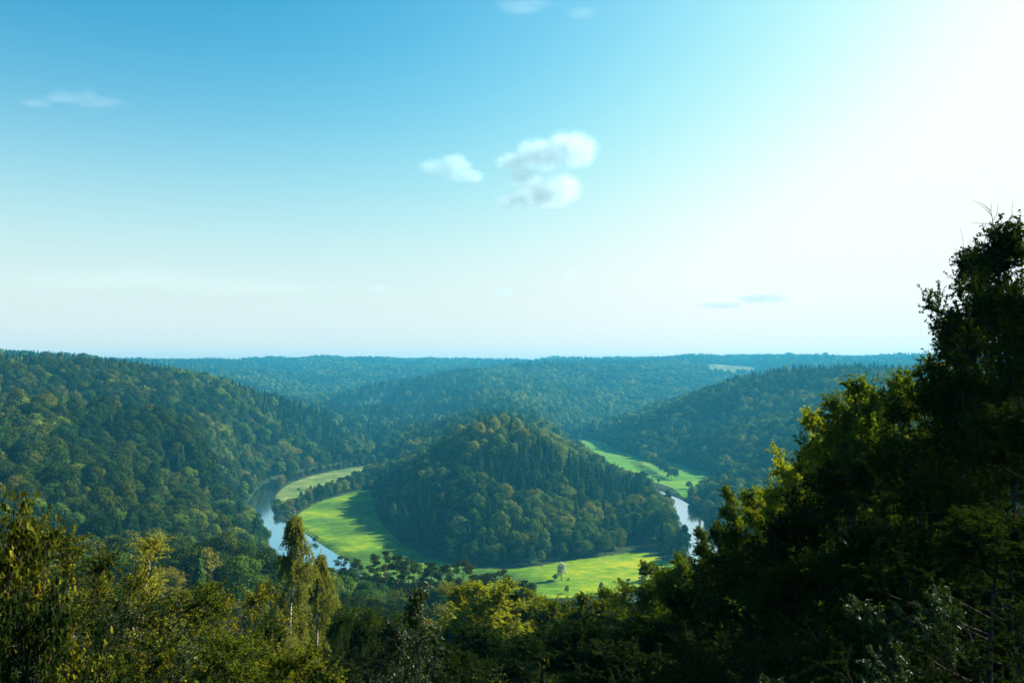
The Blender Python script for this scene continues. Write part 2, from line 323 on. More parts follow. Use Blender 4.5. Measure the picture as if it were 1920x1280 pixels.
# ------------------------------------------------------------------ tree building
def rand_dirs(n, r): v = r.normal(size=(n, 3)); return v / np.linalg.norm(v, axis=1)[:, None]
def cards(pos, nrm, size, r, asp=1.0, up=None):
    """a diamond-shaped leaf or spray of leaves at each of POS facing NRM"""
    n = len(pos); a = rand_dirs(n, r) if up is None else up
    u = a - (a * nrm).sum(1)[:, None] * nrm; u /= np.linalg.norm(u, axis=1)[:, None] + 1e-9
    v = np.cross(nrm, u); s = np.asarray(size)[:, None] * .5
    fold = nrm * s * .25
    P = np.stack([pos - u * s * asp, pos + v * s * r.uniform(.55, 1, (n, 1)) + fold, pos + u * s * asp, pos - v * s * r.uniform(.55, 1, (n, 1)) + fold], 1)
    return P.reshape(-1, 3), np.arange(4 * n).reshape(n, 4)
def tubes(P, rad, k=5):
    """P (n, m, 3) polylines with radii (n, m)"""
    n, m, _ = P.shape
    t = np.gradient(P, axis=1); t /= np.linalg.norm(t, axis=2)[..., None] + 1e-9
    a = np.where(np.abs(t[..., 2:3]) > .9, np.array([1., 0, 0]), np.array([0, 0, 1.]))
    u = np.cross(t, a); u /= np.linalg.norm(u, axis=2)[..., None] + 1e-9; v = np.cross(t, u)
    an = np.arange(k) * 2 * PI / k
    V = P[:, :, None] + rad[:, :, None, None] * (u[:, :, None] * np.cos(an)[None, None, :, None] + v[:, :, None] * np.sin(an)[None, None, :, None])
    id_ = np.arange(n * m * k).reshape(n, m, k); nx_ = np.roll(id_, -1, 2)
    Q = np.stack([id_[:, :-1], nx_[:, :-1], nx_[:, 1:], id_[:, 1:]], -1).reshape(-1, 4)
    return V.reshape(-1, 3), Q
def cat(parts):
    Vs, Qs, off = [], [], 0
    for V, Q in parts: Vs.append(V); Qs.append(Q + off); off += len(V)
    return np.concatenate(Vs), np.concatenate(Qs)

def far_broad(seed, n, size, hh=17.0, rad=5.9, lobes=12, mat='broad'):
    r = np.random.default_rng(seed)
    hh *= r.uniform(.9, 1.15); cb = hh * .28
    L_ = []
    for k in range(lobes):
        t = k / lobes
        z = cb + (hh - cb) * (1 - t) ** .8 * .85
        prof = math.sin(PI * min(max((z - cb) / (hh - cb) * .8 + .18, 0), 1)) ** .7
        a = k * 2.4 + r.uniform(-.6, .6); rr = rad * prof * r.uniform(.35, .72) * (0 if k == 0 else 1)
        L_.append((rr * math.cos(a), rr * math.sin(a), z, rad * r.uniform(.36, .56)))
    L_ = np.array(L_); w = L_[:, 3] ** 2; w /= w.sum()
    k = r.choice(len(L_), n, p=w); d = rand_dirs(n, r); d[:, 2] = np.where(d[:, 2] < -.45, -d[:, 2], d[:, 2])
    wob = 1 + .18 * np.sin(d[:, 0] * 5 + k) * np.cos(d[:, 1] * 6 + k * 2)
    pos = L_[k, :3] + d * (L_[k, 3] * r.uniform(.72, 1.12, n) * wob)[:, None] * np.array([1, 1, .8])
    # drop what is buried in another lobe
    dd = np.linalg.norm((pos[:, None] - L_[None, :, :3]) / np.array([1, 1, .8]), axis=2) / L_[None, :, 3]
    ok = (dd < .62).sum(1) == 0; pos, d = pos[ok], d[ok]
    nr = d + r.normal(size=d.shape) * .3; nr /= np.linalg.norm(nr, axis=1)[:, None]
    V, Q = cards(pos, nr, size * r.uniform(.6, 1.3, len(pos)), r)
    tint = np.repeat(r.random(len(pos)), 4)
    tz = np.linspace(-1.5, hh * .7, 5); Tp = np.stack([np.zeros(5), np.zeros(5), tz], -1)[None] + r.normal(size=(1, 5, 3)) * .12
    TV, TQ = tubes(Tp, np.linspace(.3, .1, 5)[None], 6)
    V2, Q2 = cat([(V, Q), (TV, TQ)])
    return mkmesh('broadleaf_tree', V2, Q2, [M[mat], M['bark']], np.r_[np.zeros(len(Q)), np.ones(len(TQ))], np.r_[tint, np.full(len(TV), .5)], False)
def far_spruce(seed, n, size, hh=18.5, rad=3.3, mat='spruce'):
    r = np.random.default_rng(seed); hh *= r.uniform(.88, 1.12)
    t = 1 - np.sqrt(r.random(n)) ; t = .06 + t * .94
    tiers = 15; ph = (t * tiers) % 1
    rr = rad * (1 - t) ** .85 * (1.12 - .42 * ph) * r.uniform(.6, 1.08, n); a = r.uniform(0, 2 * PI, n)
    rr *= 1 + .16 * np.sin(a * 3 + seed) + .1 * np.sin(a * 7 + (t * tiers).astype(int) * 2)
    pos = np.stack([rr * np.cos(a), rr * np.sin(a), hh * t - rr * .28], -1)
    d = np.stack([np.cos(a), np.sin(a), np.full(n, .75)], -1); d += r.normal(size=d.shape) * .4; d /= np.linalg.norm(d, axis=1)[:, None]
    V, Q = cards(pos, d, size * r.uniform(.6, 1.25, n), r)
    V1, Q1 = tubes(np.array([[[0, 0, -1.5], [0, 0, hh * .5], [0, 0, hh * 1.01]]]), np.array([[.22, .13, .02]]), 6)
    V2, Q2 = cat([(V, Q), (V1, Q1)])
    return mkmesh('spruce_tree', V2, Q2, [M[mat], M['bark']], np.r_[np.zeros(len(Q)), np.ones(len(Q1))], np.r_[np.repeat(r.random(n), 4), np.full(len(V1), .5)], False)
def pine_parts(seed, n=8000, size=.34, hh=21.0):
    r = np.random.default_rng(seed); hh *= r.uniform(.92, 1.08)
    cl = []; br = []
    for k in range(34):
        z = hh * r.uniform(.32, .99); a = r.uniform(0, 2 * PI); q = (z / hh - .32) / .68
        rr = (3.4 * math.sin(PI * (.22 + .62 * q))) * r.uniform(.35, 1)
        cl.append((rr * math.cos(a), rr * math.sin(a), z, r.uniform(.8, 1.5))); br.append([(0, 0, z - rr * .45), (rr * .5 * math.cos(a), rr * .5 * math.sin(a), z - rr * .15 - .3), (rr * math.cos(a), rr * math.sin(a), z - .2)])
    cl.append((0, 0, hh - .6, 1.2)); cl = np.array(cl); k = r.integers(0, len(cl), n); d = rand_dirs(n, r)
    pos = cl[k, :3] + d * (cl[k, 3] * r.uniform(.5, 1.1, n))[:, None] * np.array([1, 1, .6])
    nr = d * np.array([.6, .6, 1]) + r.normal(size=d.shape) * .5; nr /= np.linalg.norm(nr, axis=1)[:, None]
    V, Q = cards(pos, nr, size * r.uniform(.6, 1.3, n), r)
    crown = mkmesh('crown', V, Q, [M['pine']], None, np.repeat(r.random(n), 4), False)
    Tp = np.stack([r.normal(size=6) * .15, r.normal(size=6) * .15, np.linspace(-1.5, hh - .5, 6)], -1)[None]; Tp[0, 0, :2] = 0
    a = tubes(Tp, np.linspace(.26, .07, 6)[None], 8); b = tubes(np.array(br), np.tile([.1, .07, .03], (len(br), 1)), 5)
    TV, TQ = cat([a, b]); return crown, mkmesh('trunk', TV, TQ, [M['pbark']])

# ---- near trees: trunk, limbs, branches, twigs and every leaf
def bend_lines(p0, d, length, m, r, rise=0.0, wander=.12):
    """n polylines from P0 along D; RISE bends them up (or down)"""
    n = len(p0); P = np.zeros((n, m, 3)); P[:, 0] = p0; d = d.copy(); st = (length / (m - 1))[:, None]
    for k in range(1, m):
        P[:, k] = P[:, k - 1] + d * st
        d = d + r.normal(size=d.shape) * wander + np.array([0, 0, 1.]) * (rise / (m - 1)); d /= np.linalg.norm(d, axis=1)[:, None]
    return P
def pick(P, r, n, lo=.25, hi=1.0):
    """n places on each polyline with their direction"""
    k, m, _ = P.shape; t = r.uniform(lo, hi, (k, n)) * (m - 1); t = np.minimum(t, m - 1.001); i = t.astype(int); f = (t - i)[..., None]
    ii = np.arange(k)[:, None]; p = P[ii, i] * (1 - f) + P[ii, i + 1] * f; d = P[ii, i + 1] - P[ii, i]; d /= np.linalg.norm(d, axis=2)[..., None] + 1e-9
    return p.reshape(-1, 3), d.reshape(-1, 3), (t / (m - 1)).reshape(-1)
def near_tree(seed, hh=12.0, rad=3.0, cb=.2, limbs=26, n2=7, n3=6, nl=26, leaf=.09, mat='nearA', bark='bark', stems=1, droop=0.0, up=.5, shape='oval', asp=1.0, trunk_r=.16, bare=0, spread=.16, detail=False, lean=0.0):
    r = np.random.default_rng(seed); wood = []; TW = []; LP = []
    for s in range(stems):
        a = 2 * PI * s / max(stems, 1) + r.uniform(0, 1); b0 = np.array([[math.cos(a), math.sin(a), 0]]) * (.25 if stems > 1 else 0)
        hs = hh * (1 if s == 0 else r.uniform(.65, .95)); tl = .24 * (stems > 1 and s > 0); d0 = np.array([[math.cos(a) * tl, math.sin(a) * tl, 1.]]); d0 /= np.linalg.norm(d0)
        Tp = bend_lines(b0, d0, np.array([hs * (.9 if droop > .6 else 1.0)]), 12, r, .12, .035); Tp[:, 0, 2] -= .8
        wood.append(tubes(Tp, np.linspace(trunk_r, trunk_r * .1, 12)[None] / stems ** .35, 8))
        nL = max(4, limbs // stems)
        p, d, t = pick(Tp, r, nL, cb, .985)
        q = (t - cb) / (1 - cb)
        if shape == 'cone': prof = np.interp(q, [0, .3, .55, .75, .9, 1], [.9, 1, .72, .36, .2, .06])
        elif shape == 'column': prof = np.clip(np.sin(PI * np.clip(q * .85 + .15, 0, 1)) ** .5, .12, 1)
        else: prof = np.clip(np.sin(PI * (q * .82 + .16)) ** .75, .15, 1)
        az = np.arange(nL) * 2.4 + r.uniform(-.5, .5, nL); el = up * (.35 + .9 * q)
        d1 = np.stack([np.cos(az), np.sin(az), np.tan(np.minimum(el, 1.3))], -1); d1 /= np.linalg.norm(d1, axis=1)[:, None]
        ln = rad * prof * (r.uniform(.35, 1.3, nL) if droop > .6 else r.uniform(.7, 1.12, nL)) / np.sqrt(1 + (d1[:, 2] * .6) ** 2)
        L1 = bend_lines(p, d1, ln, 6, r, .25 - droop * .5); rr = trunk_r * .32 * (ln / rad) ** .7
        wood.append(tubes(L1, rr[:, None] * np.linspace(1, .25, 6)[None], 5))
        p2, dd2, t2 = pick(L1, r, n2, .18, 1); l2 = np.repeat(ln, n2) * (1 - t2 * .55) * .5 * r.uniform(.6, 1.2, len(p2)) + .15
        d2 = dd2 * .8 + rand_dirs(len(p2), r) * .75 + np.array([0, 0, .15 - droop * .3]); d2 /= np.linalg.norm(d2, axis=1)[:, None]
        L2 = bend_lines(p2, d2, l2, 4, r, .2 - droop); wood.append(tubes(L2, (np.repeat(rr, n2) * .4 * .8 + .004)[:, None] * np.linspace(1, .4, 4)[None], 4))
        p3, dd3, t3 = pick(L2, r, n3, .15, 1)
        if droop > .6:
            d3 = rand_dirs(len(p3), r) * .28 + np.array([0, 0, -1.]); l3 = r.uniform(.5, 1.9, len(p3)) * min(1, rad / 2.4)
        else:
            d3 = dd3 * .6 + rand_dirs(len(p3), r) * .8; l3 = r.uniform(.5, 1.2, len(p3)) * spread * rad * .9 + .12
        d3 /= np.linalg.norm(d3, axis=1)[:, None]
        L3 = bend_lines(p3, d3, l3, 3, r, 0, .1); wood.append(tubes(L3, np.tile([.008, .006, .003], (len(L3), 1)) * (.4 if droop else 1), 3)); TW.append(L3)
        if bare:
            pb, db, tb = pick(Tp, r, bare, .6, 1.0); dB = rand_dirs(len(pb), r) * .8 + np.array([0, 0, .8]); dB /= np.linalg.norm(dB, axis=1)[:, None]
            LB = bend_lines(pb, dB, rad * r.uniform(.2, .45, len(pb)), 6, r, .15, .16); wood.append(tubes(LB, np.tile(np.linspace(.022, .004, 6), (len(LB), 1)), 4))
            p4, d4, t4 = pick(LB, r, 6, .3, 1); dB = d4 * .7 + rand_dirs(len(p4), r) * .6; dB /= np.linalg.norm(dB, axis=1)[:, None]
            wood.append(tubes(bend_lines(p4, dB, r.uniform(.3, .9, len(p4)) * rad * .3, 4, r, .1, .2), np.tile([.008, .006, .004, .003], (len(p4), 1)), 3))
    TW = np.concatenate(TW); pl, dl, _ = pick(TW, r, nl, .05, 1)
    off = rand_dirs(len(pl), r); off -= (off * dl).sum(1)[:, None] * dl; pl = pl + off * leaf * r.uniform(.25, .8, (len(pl), 1))
    ld = off * .9 + dl * .6 + np.array([0, 0, -.35 - droop * .6]); ld /= np.linalg.norm(ld, axis=1)[:, None]
    nr = rand_dirs(len(pl), r) * .75 + np.array([0, 0, .8 - droop * .4]); nr /= np.linalg.norm(nr, axis=1)[:, None]
    sz = leaf * r.uniform(.6, 1.25, len(pl)); twt = np.repeat(r.random(len(TW)), nl) * .5 + r.random(len(pl)) * .5
    if detail:
        u = ld - (ld * nr).sum(1)[:, None] * nr; u /= np.linalg.norm(u, axis=1)[:, None]; v = np.cross(nr, u)
        st = np.array([0, .2, .5, .8, 1.05]); wd = np.array([.05, .44, .52, .30, .01]); n = len(pl); rows = []
        curl = r.uniform(-.1, .35, n)
        for a_, w_ in zip(st, wd):
            c = pl + u * (sz * a_)[:, None] - nr * (sz * curl * a_ * a_)[:, None]
            for sd in (-1, 0, 1): rows.append(c + v * (sz * w_ * sd)[:, None] + nr * (sz * abs(sd) * w_ * .35)[:, None])
        V = np.stack(rows, 1); id_ = np.arange(n * 15).reshape(n, 5, 3); Q = np.stack([id_[:, :-1, :-1], id_[:, :-1, 1:], id_[:, 1:, 1:], id_[:, 1:, :-1]], -1).reshape(-1, 4)
        crown = mkmesh('crown', V, Q, [M[mat]], None, np.repeat(twt, 15), True)
    else:
        V, Q = cards(pl, nr, sz, r, asp, ld); crown = mkmesh('crown', V, Q, [M[mat]], None, np.repeat(twt, 4), False)
    V = V.reshape(-1, 3); WV, WQ = cat(wood); zt_ = np.percentile(V[:, 2], 99.7); top = V[V[:, 2] > zt_ * .9]; sh = top[:, :2].mean(0) / zt_
    for A_ in (V, WV): A_[:, :2] -= np.maximum(A_[:, 2:3], 0) * sh
    crown.vertices.foreach_set('co', V.astype(np.float32).ravel()); crown.update()
    wm = np.concatenate([np.full(len(q_[1]), 0 if k_ == 0 else 1) for k_, q_ in enumerate(wood)]); zt = np.percentile(V[:, 2], 99.7)
    return crown, mkmesh('trunk', WV, WQ, [M[bark], M['bark']], wm if bark != 'bark' else None), max(zt, 0.1)

PROTO = {}
PROTO['round'] = near_tree(1, 13, 3.6, .18, 34, 8, 6, 30, .11, 'nearA', spread=.17)
PROTO['round2'] = near_tree(2, 13, 3.2, .15, 34, 8, 6, 30, .11, 'nearA', up=.7, spread=.17)
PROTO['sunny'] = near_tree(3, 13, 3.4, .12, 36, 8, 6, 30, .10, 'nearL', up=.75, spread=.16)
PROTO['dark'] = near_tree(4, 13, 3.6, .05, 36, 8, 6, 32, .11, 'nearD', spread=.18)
PROTO['tall'] = near_tree(5, 15, 3.4, .1, 44, 8, 6, 30, .09, 'nearA', up=.95, spread=.15, bare=16)
PROTO['spire'] = near_tree(6, 14, 1.7, .08, 38, 6, 5, 26, .09, 'nearL', up=1.0, shape='column', spread=.22)
PROTO['shrubY'] = near_tree(7, 6, 2.1, .1, 34, 7, 6, 36, .05, 'nearY', stems=4, up=.9, spread=.2, trunk_r=.07)
PROTO['shrubG'] = near_tree(8, 6, 2.2, .1, 34, 7, 6, 36, .055, 'nearA', stems=4, up=.85, spread=.2, trunk_r=.07)
PROTO['shrubT'] = near_tree(9, 6, 2.0, .1, 28, 6, 5, 16, .075, 'nearT', stems=3, up=.8, spread=.2, trunk_r=.06, asp=1.5)
PROTO['shrubD'] = near_tree(10, 6, 2.4, .05, 32, 7, 6, 28, .06, 'nearD', stems=4, up=.7, spread=.2, trunk_r=.07)
PROTO['birch'] = near_tree(12, 20, 3.0, .2, 40, 6, 6, 30, .08, 'birch', 'wbark', droop=.9, up=.9, shape='cone', trunk_r=.17)
PROTO['sbirch'] = near_tree(13, 14, 1.7, .15, 34, 6, 6, 20, .055, 'birch', 'wbark', droop=.3, up=1.0, shape='column', trunk_r=.10, spread=.3)
PROTO['hazel'] = near_tree(14, 4.2, 1.5, .15, 26, 6, 5, 10, .07, 'hazel', stems=4, up=.9, spread=.2, trunk_r=.05, detail=True)
PROTO['rowan'] = near_tree(15, 6, 1.1, .3, 24, 5, 4, 14, .07, 'nearT', stems=1, up=1.1, spread=.3, trunk_r=.05, shape='column', asp=1.6)
PRAD = {}
for k_, v_ in PROTO.items():
    co_ = np.empty(len(v_[0].vertices) * 3, np.float32); v_[0].vertices.foreach_get('co', co_); co_ = co_.reshape(-1, 3); PRAD[k_] = float(np.percentile(np.hypot(co_[:, 0], co_[:, 1]), 93))

def put_tree(kind, px, py, Y, width, label, cat='tree', group=None, name=None, rz=None):
    p = at(px, py, Y); z0 = float(hgt(p[0], p[1])); c, t, zt = PROTO[kind]; s = (p[2] - z0) / zt
    name = name or ('birch_tree' if 'birch' in kind else 'shrub' if kind.startswith('shrub') else 'hazel_bush' if kind == 'hazel' else 'rowan_tree' if kind == 'rowan' else 'broadleaf_tree')
    e = bpy.data.objects.new(name, None); COL.objects.link(e); e.location = (p[0], p[1], z0); e.rotation_euler = (0, 0, random.uniform(0, 2 * PI) if rz is None else rz)
    w = width * Y / FPX / 2 / PRAD[kind]
    e.scale = (w, w, s); tag(e, label, cat, group)
    link('trunk', t, e); link('crown', c, e)
    return e

# left side
put_tree('hazel', 18, 938, 6.2, 299, 'tall hazel bush with big yellow green leaves at the left edge', 'bush')
put_tree('hazel', 60, 1105, 5.2, 286, 'lower hazel bush with large drooping leaves below the tall one', 'bush')
put_tree('shrubY', 95, 985, 10.5, 345, 'yellow leaved shrub just behind the hazel bush', 'shrub')
put_tree('shrubY', 168, 1030, 14, 285, 'golden yellow shrub with loose pointed top, second from the hazel', 'shrub')
put_tree('shrubY', 225, 1068, 15.5, 285, 'orange tinged shrub below the slim birch', 'shrub')
put_tree('shrubY', 330, 1112, 17, 345, 'yellow shrub at the foot of the slim birch, its right side', 'shrub')
put_tree('shrubG', 392, 1098, 19, 300, 'green shrub with upright shoots between slim birch and weeping birch', 'shrub')
put_tree('shrubY', 452, 1102, 20, 270, 'yellow and orange tipped shrub left of the weeping birch', 'shrub')
put_tree('shrubG', 500, 1165, 21, 255, 'low green shrub against the foot of the weeping birch', 'shrub')
put_tree('shrubT', 215, 1150, 10.5, 364, 'bluish green broad leaved shrub in the lower left', 'shrub')
put_tree('shrubD', 120, 1120, 8.5, 420, 'dark leafy shrub under the hazel bushes', 'shrub')
put_tree('shrubT', 330, 1190, 10, 350, 'bluish green shrub under the yellow shrubs at the bottom edge', 'shrub')
put_tree('shrubG', 430, 1200, 12, 360, 'green shrub at the bottom edge left of the weeping birch', 'shrub')
put_tree('shrubG', 560, 1215, 13, 345, 'low green shrub at the bottom edge below the weeping birch', 'shrub')
put_tree('shrubY', 270, 1215, 8, 375, 'small yellow shrub at the bottom edge in the lower left', 'shrub')
put_tree('sbirch', 283, 1003, 36, 143, 'slim birch with a white trunk rising behind the yellow shrubs', 'birch')
put_tree('birch', 551, 970, 58, 185, 'tall weeping birch with hanging golden green branches beside the river', 'birch')
put_tree('birch', 600, 1042, 61, 150, 'shorter weeping birch close behind the tall one, its right side', 'birch')
put_tree('shrubG', 640, 1150, 40, 180, 'green bush right of the weeping birches', 'shrub')
put_tree('round', 700, 1140, 48, 195, 'round tree with a sunlit yellow patch right of the birches', 'tree')
put_tree('dark', 655, 1165, 42, 172, 'dark tree between the birches and the round tree', 'tree')
put_tree('rowan', 782, 1102, 17, 96, 'slender rowan with bluish leaves standing up in the bottom middle', 'rowan')
put_tree('rowan', 742, 1165, 15, 96, 'short rowan with bluish leaves left of the slender one', 'rowan')
put_tree('shrubT', 790, 1190, 14, 210, 'bluish leaved shrub at the foot of the rowans', 'shrub')
put_tree('shrubD', 720, 1205, 20, 308, 'dark shrub at the bottom edge left of the rowans', 'shrub')
# middle
put_tree('sbirch', 838, 1092, 115, 78, 'light green young tree rising above the rowans before the pines', 'birch')
put_tree('round2', 868, 1092, 84, 123, 'green tree with lit crown just below the meadow, left of three', 'tree')
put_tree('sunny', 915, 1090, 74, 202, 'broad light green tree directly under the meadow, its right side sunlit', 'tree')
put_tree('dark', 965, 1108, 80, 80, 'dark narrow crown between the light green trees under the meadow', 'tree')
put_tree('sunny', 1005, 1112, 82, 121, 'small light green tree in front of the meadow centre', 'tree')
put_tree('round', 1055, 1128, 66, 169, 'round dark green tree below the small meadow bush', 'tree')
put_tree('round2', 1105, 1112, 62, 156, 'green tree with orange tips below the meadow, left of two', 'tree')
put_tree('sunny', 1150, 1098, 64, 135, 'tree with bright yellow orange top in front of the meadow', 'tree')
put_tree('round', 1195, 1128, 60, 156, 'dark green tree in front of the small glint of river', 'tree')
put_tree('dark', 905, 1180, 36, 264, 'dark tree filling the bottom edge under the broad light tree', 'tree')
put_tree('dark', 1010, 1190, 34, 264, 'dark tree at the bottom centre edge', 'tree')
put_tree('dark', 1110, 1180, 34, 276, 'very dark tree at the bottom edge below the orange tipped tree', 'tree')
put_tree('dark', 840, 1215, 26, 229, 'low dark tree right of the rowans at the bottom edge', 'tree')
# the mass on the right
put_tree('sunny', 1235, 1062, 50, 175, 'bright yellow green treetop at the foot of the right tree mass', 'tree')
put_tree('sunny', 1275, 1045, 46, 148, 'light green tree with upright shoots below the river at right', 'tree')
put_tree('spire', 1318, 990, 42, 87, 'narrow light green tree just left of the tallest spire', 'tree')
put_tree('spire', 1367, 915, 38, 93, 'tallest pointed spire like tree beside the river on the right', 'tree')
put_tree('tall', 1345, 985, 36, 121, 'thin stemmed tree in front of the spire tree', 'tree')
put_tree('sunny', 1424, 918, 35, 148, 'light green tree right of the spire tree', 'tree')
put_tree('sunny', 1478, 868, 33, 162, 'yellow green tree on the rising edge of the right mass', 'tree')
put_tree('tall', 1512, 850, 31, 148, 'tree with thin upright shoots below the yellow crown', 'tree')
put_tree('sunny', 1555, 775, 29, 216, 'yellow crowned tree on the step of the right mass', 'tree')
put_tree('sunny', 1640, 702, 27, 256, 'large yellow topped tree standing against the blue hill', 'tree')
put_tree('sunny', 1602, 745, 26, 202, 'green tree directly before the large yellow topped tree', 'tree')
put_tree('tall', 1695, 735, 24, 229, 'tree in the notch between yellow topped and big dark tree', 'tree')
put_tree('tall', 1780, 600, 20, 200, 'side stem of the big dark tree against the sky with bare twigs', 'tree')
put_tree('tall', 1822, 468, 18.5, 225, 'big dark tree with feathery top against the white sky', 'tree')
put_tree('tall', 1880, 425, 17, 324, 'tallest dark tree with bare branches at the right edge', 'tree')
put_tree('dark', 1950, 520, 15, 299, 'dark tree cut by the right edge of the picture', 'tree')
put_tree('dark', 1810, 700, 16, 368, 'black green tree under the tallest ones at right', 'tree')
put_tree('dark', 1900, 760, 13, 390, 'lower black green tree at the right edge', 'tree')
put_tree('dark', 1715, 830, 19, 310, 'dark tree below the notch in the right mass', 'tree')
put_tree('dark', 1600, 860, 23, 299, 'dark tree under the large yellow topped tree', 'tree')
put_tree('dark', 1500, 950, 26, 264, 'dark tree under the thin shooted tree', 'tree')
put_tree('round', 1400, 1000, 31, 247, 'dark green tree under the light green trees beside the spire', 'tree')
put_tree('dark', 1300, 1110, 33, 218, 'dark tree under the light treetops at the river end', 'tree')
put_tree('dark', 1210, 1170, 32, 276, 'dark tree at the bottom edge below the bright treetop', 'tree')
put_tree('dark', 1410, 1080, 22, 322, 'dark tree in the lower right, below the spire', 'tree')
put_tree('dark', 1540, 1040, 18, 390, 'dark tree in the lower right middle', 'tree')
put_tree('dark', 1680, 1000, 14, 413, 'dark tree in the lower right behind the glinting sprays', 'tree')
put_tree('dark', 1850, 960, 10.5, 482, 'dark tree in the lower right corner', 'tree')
put_tree('shrubD', 1320, 1190, 17, 461, 'dark shrub at the bottom edge right of centre', 'shrub')
put_tree('shrubT', 1640, 1130, 9.5, 364, 'shrub with pale glinting leaf sprays in the dark lower right', 'shrub')
put_tree('shrubT', 1760, 1120, 8.5, 364, 'shrub with small pale leaves beside the glinting sprays', 'shrub')
put_tree('shrubD', 1480, 1180, 12, 503, 'dark shrub at the bottom edge in the lower right', 'shrub')
put_tree('shrubD', 1900, 1150, 7, 588, 'dark shrub in the bottom right corner', 'shrub')

# ------------------------------------------------------------------ mid and far trees
BA = [far_broad(20 + k, 5200, .55) for k in range(4)] + [far_broad(24, 5200, .55, 18, 4.2), far_broad(25, 5200, .5, 20, 3.6)]
BB = [far_broad(30 + k, 2600, .85) for k in range(5)] + [far_broad(35, 2400, .8, 20, 3.8, 14), far_broad(36, 2400, .8, 16, 6.2, 20, 'broadolive')]
BD = [far_broad(80 + k, 2800, .8, 17, 5.9, 12, 'broaddimmed') for k in range(4)]
BL = [far_broad(90 + k, 2800, .8, 17, 5.4, 12, 'broadpalelit') for k in range(3)]
BCL = [far_broad(95 + k, 700, 1.7, 17, 5.6, 12, 'broadpalelit') for k in range(2)]
BC = [far_broad(40 + k, 700, 1.7) for k in range(4)]
SA = [far_spruce(50 + k, 2600, .75) for k in range(3)]
SC = [far_spruce(55 + k, 450, 1.6) for k in range(2)]
PINES = [pine_parts(60 + k) for k in range(3)]
WILL = far_broad(70, 2600, .5, 11, 3.6, 12, 'willow')
BUSH = [far_broad(71, 1600, .6, 7, 3.6, 10), far_broad(72, 1600, .6, 6, 3.2, 9)]

def vis(x, y, zt, lift):
    t = np.linspace(.02, .985, 70)[None]; X = x[:, None] * t; Y = y[:, None] * t; Z = H + (zt[:, None] - H) * t
    return ((hgt(X, Y) + lift <= Z) | (Y < 90)).all(1)
CON = [[(425, 715), (470, 722), (560, 752), (640, 790), (645, 850), (600, 850), (545, 820), (500, 785), (455, 750)], [(-900, 640), (140, 655), (150, 684), (60, 692), (-900, 700)], [(640, 780), (830, 790), (830, 822), (760, 812), (640, 826)],
       [(865, 880), (925, 822), (1000, 812), (1035, 850), (1130, 876), (1215, 905), (1225, 945), (1120, 935), (1010, 925), (900, 915)], [(725, 905), (790, 890), (840, 940), (850, 1010), (790, 1000), (745, 960)],
       [(1390, 690), (1480, 680), (1620, 680), (1720, 700), (1720, 712), (1600, 700), (1480, 704), (1400, 716)], [(180, 672), (560, 680), (560, 704), (420, 712), (180, 692)], [(900, 676), (1290, 672), (1300, 682), (1000, 700), (900, 692)], [(1300, 655), (1750, 655), (1750, 680), (1560, 690), (1300, 678)],
       [(600, 752), (700, 724), (800, 706), (870, 696), (905, 715), (900, 745), (880, 775), (820, 800), (700, 792), (620, 780)], [(890, 752), (915, 765), (945, 790), (900, 800), (880, 785)]]  # back hill's left face: spruces, their dark colour also standing for its shade
pts = []
y = 66.0
while y < 5200:
    s = 10.5 if y < 215 else 8.2 if y < 500 else 7.8 if y < 1400 else 7.8 + (y - 1400) * .0024
    w = .66 * y + 60; xs = np.arange(-w, w, s); jx = rng.uniform(-.45, .45, len(xs)) * s; jy = rng.uniform(-.45, .45, len(xs)) * s
    pts.append(np.stack([xs + jx, y + jy, np.full(len(xs), s)], -1)); y += s
pts = np.concatenate(pts)
x, y, s = pts.T
d = np.full(len(x), 99.); dr = np.full(len(x), 99.); nm = (np.abs(x) < 900) & (y > 380) & (y < 2600)
d[nm], dr[nm] = valley_d(x[nm], y[nm])
z = hgt(x, y); dm = np.full(len(x), 99.); dm[nm] = meadow_d(x[nm], y[nm]); keep = (dm > 1.5) & (dr > RW + 1)
px, py = project(x, y, z)
for f in FIELDS:
    for e_ in (0, 6, 12, 17): keep &= ~(in_poly(*project(x, y, z + e_), f) & (y > 1500))
keep &= ~((y < 110) & (np.abs(px - 547) < 60))
keep &= ~((dr < RW + 30) & (x < -60) & (y > 540) & (y < 790) & (x > np.interp(y, [v[1] for v in RIV[30:80]][::-1] if RIV[30][1] > RIV[79][1] else [v[1] for v in RIV[30:80]], [v[0] for v in RIV[30:80]][::-1] if RIV[30][1] > RIV[79][1] else [v[0] for v in RIV[30:80]])))
keep &= ~((y > 400) & (y < 520) & (x > -60) & (x < 110) & (vnoise(x / 14, y / 14, 21) < .55))
pt, pyt = project(x, y, z + 17)
# the woods below the viewpoint stop short of the open meadow
lim = np.interp(pt, [0, 330, 480, 512, 560, 640, 700, 1000, 1010, 1230, 1260], [940, 960, 1000, 1036, 1050, 1058, 1072, 1108, 1118, 1122, 1000])
cap = np.full(len(x), 9.0)          # young and low trees where the valley floor stays open to view
fac = ((H - (lim - HOR) / FPX * y) - z) / 20.5
A_ = ((y < 470) & (pt > 480)) | ((y < 660) & (pt > 494) & (pt < 1240) & (dr < 60)); cap[A_] = fac[A_]
keep &= ~(A_ & (fac < .22))
keep &= ~((x > 100) & (y > 880) & (y < 1750) & (dr < 70) & (x > np.interp(y, [820, 950, 1100, 1350, 1640, 1850], [160, 155, 134, 116, 96, 140])) & (dm < 45) & (rng.random(len(x)) < .93))
A_ = y < 230; cap[A_] = np.minimum(cap, ((H - (lim + 25 - HOR) / FPX * y) - z) / 18.5)[A_]; keep &= ~(A_ & (cap < .25))
keep &= vis(x, y, z + 22, 6.0) | (y < 60)
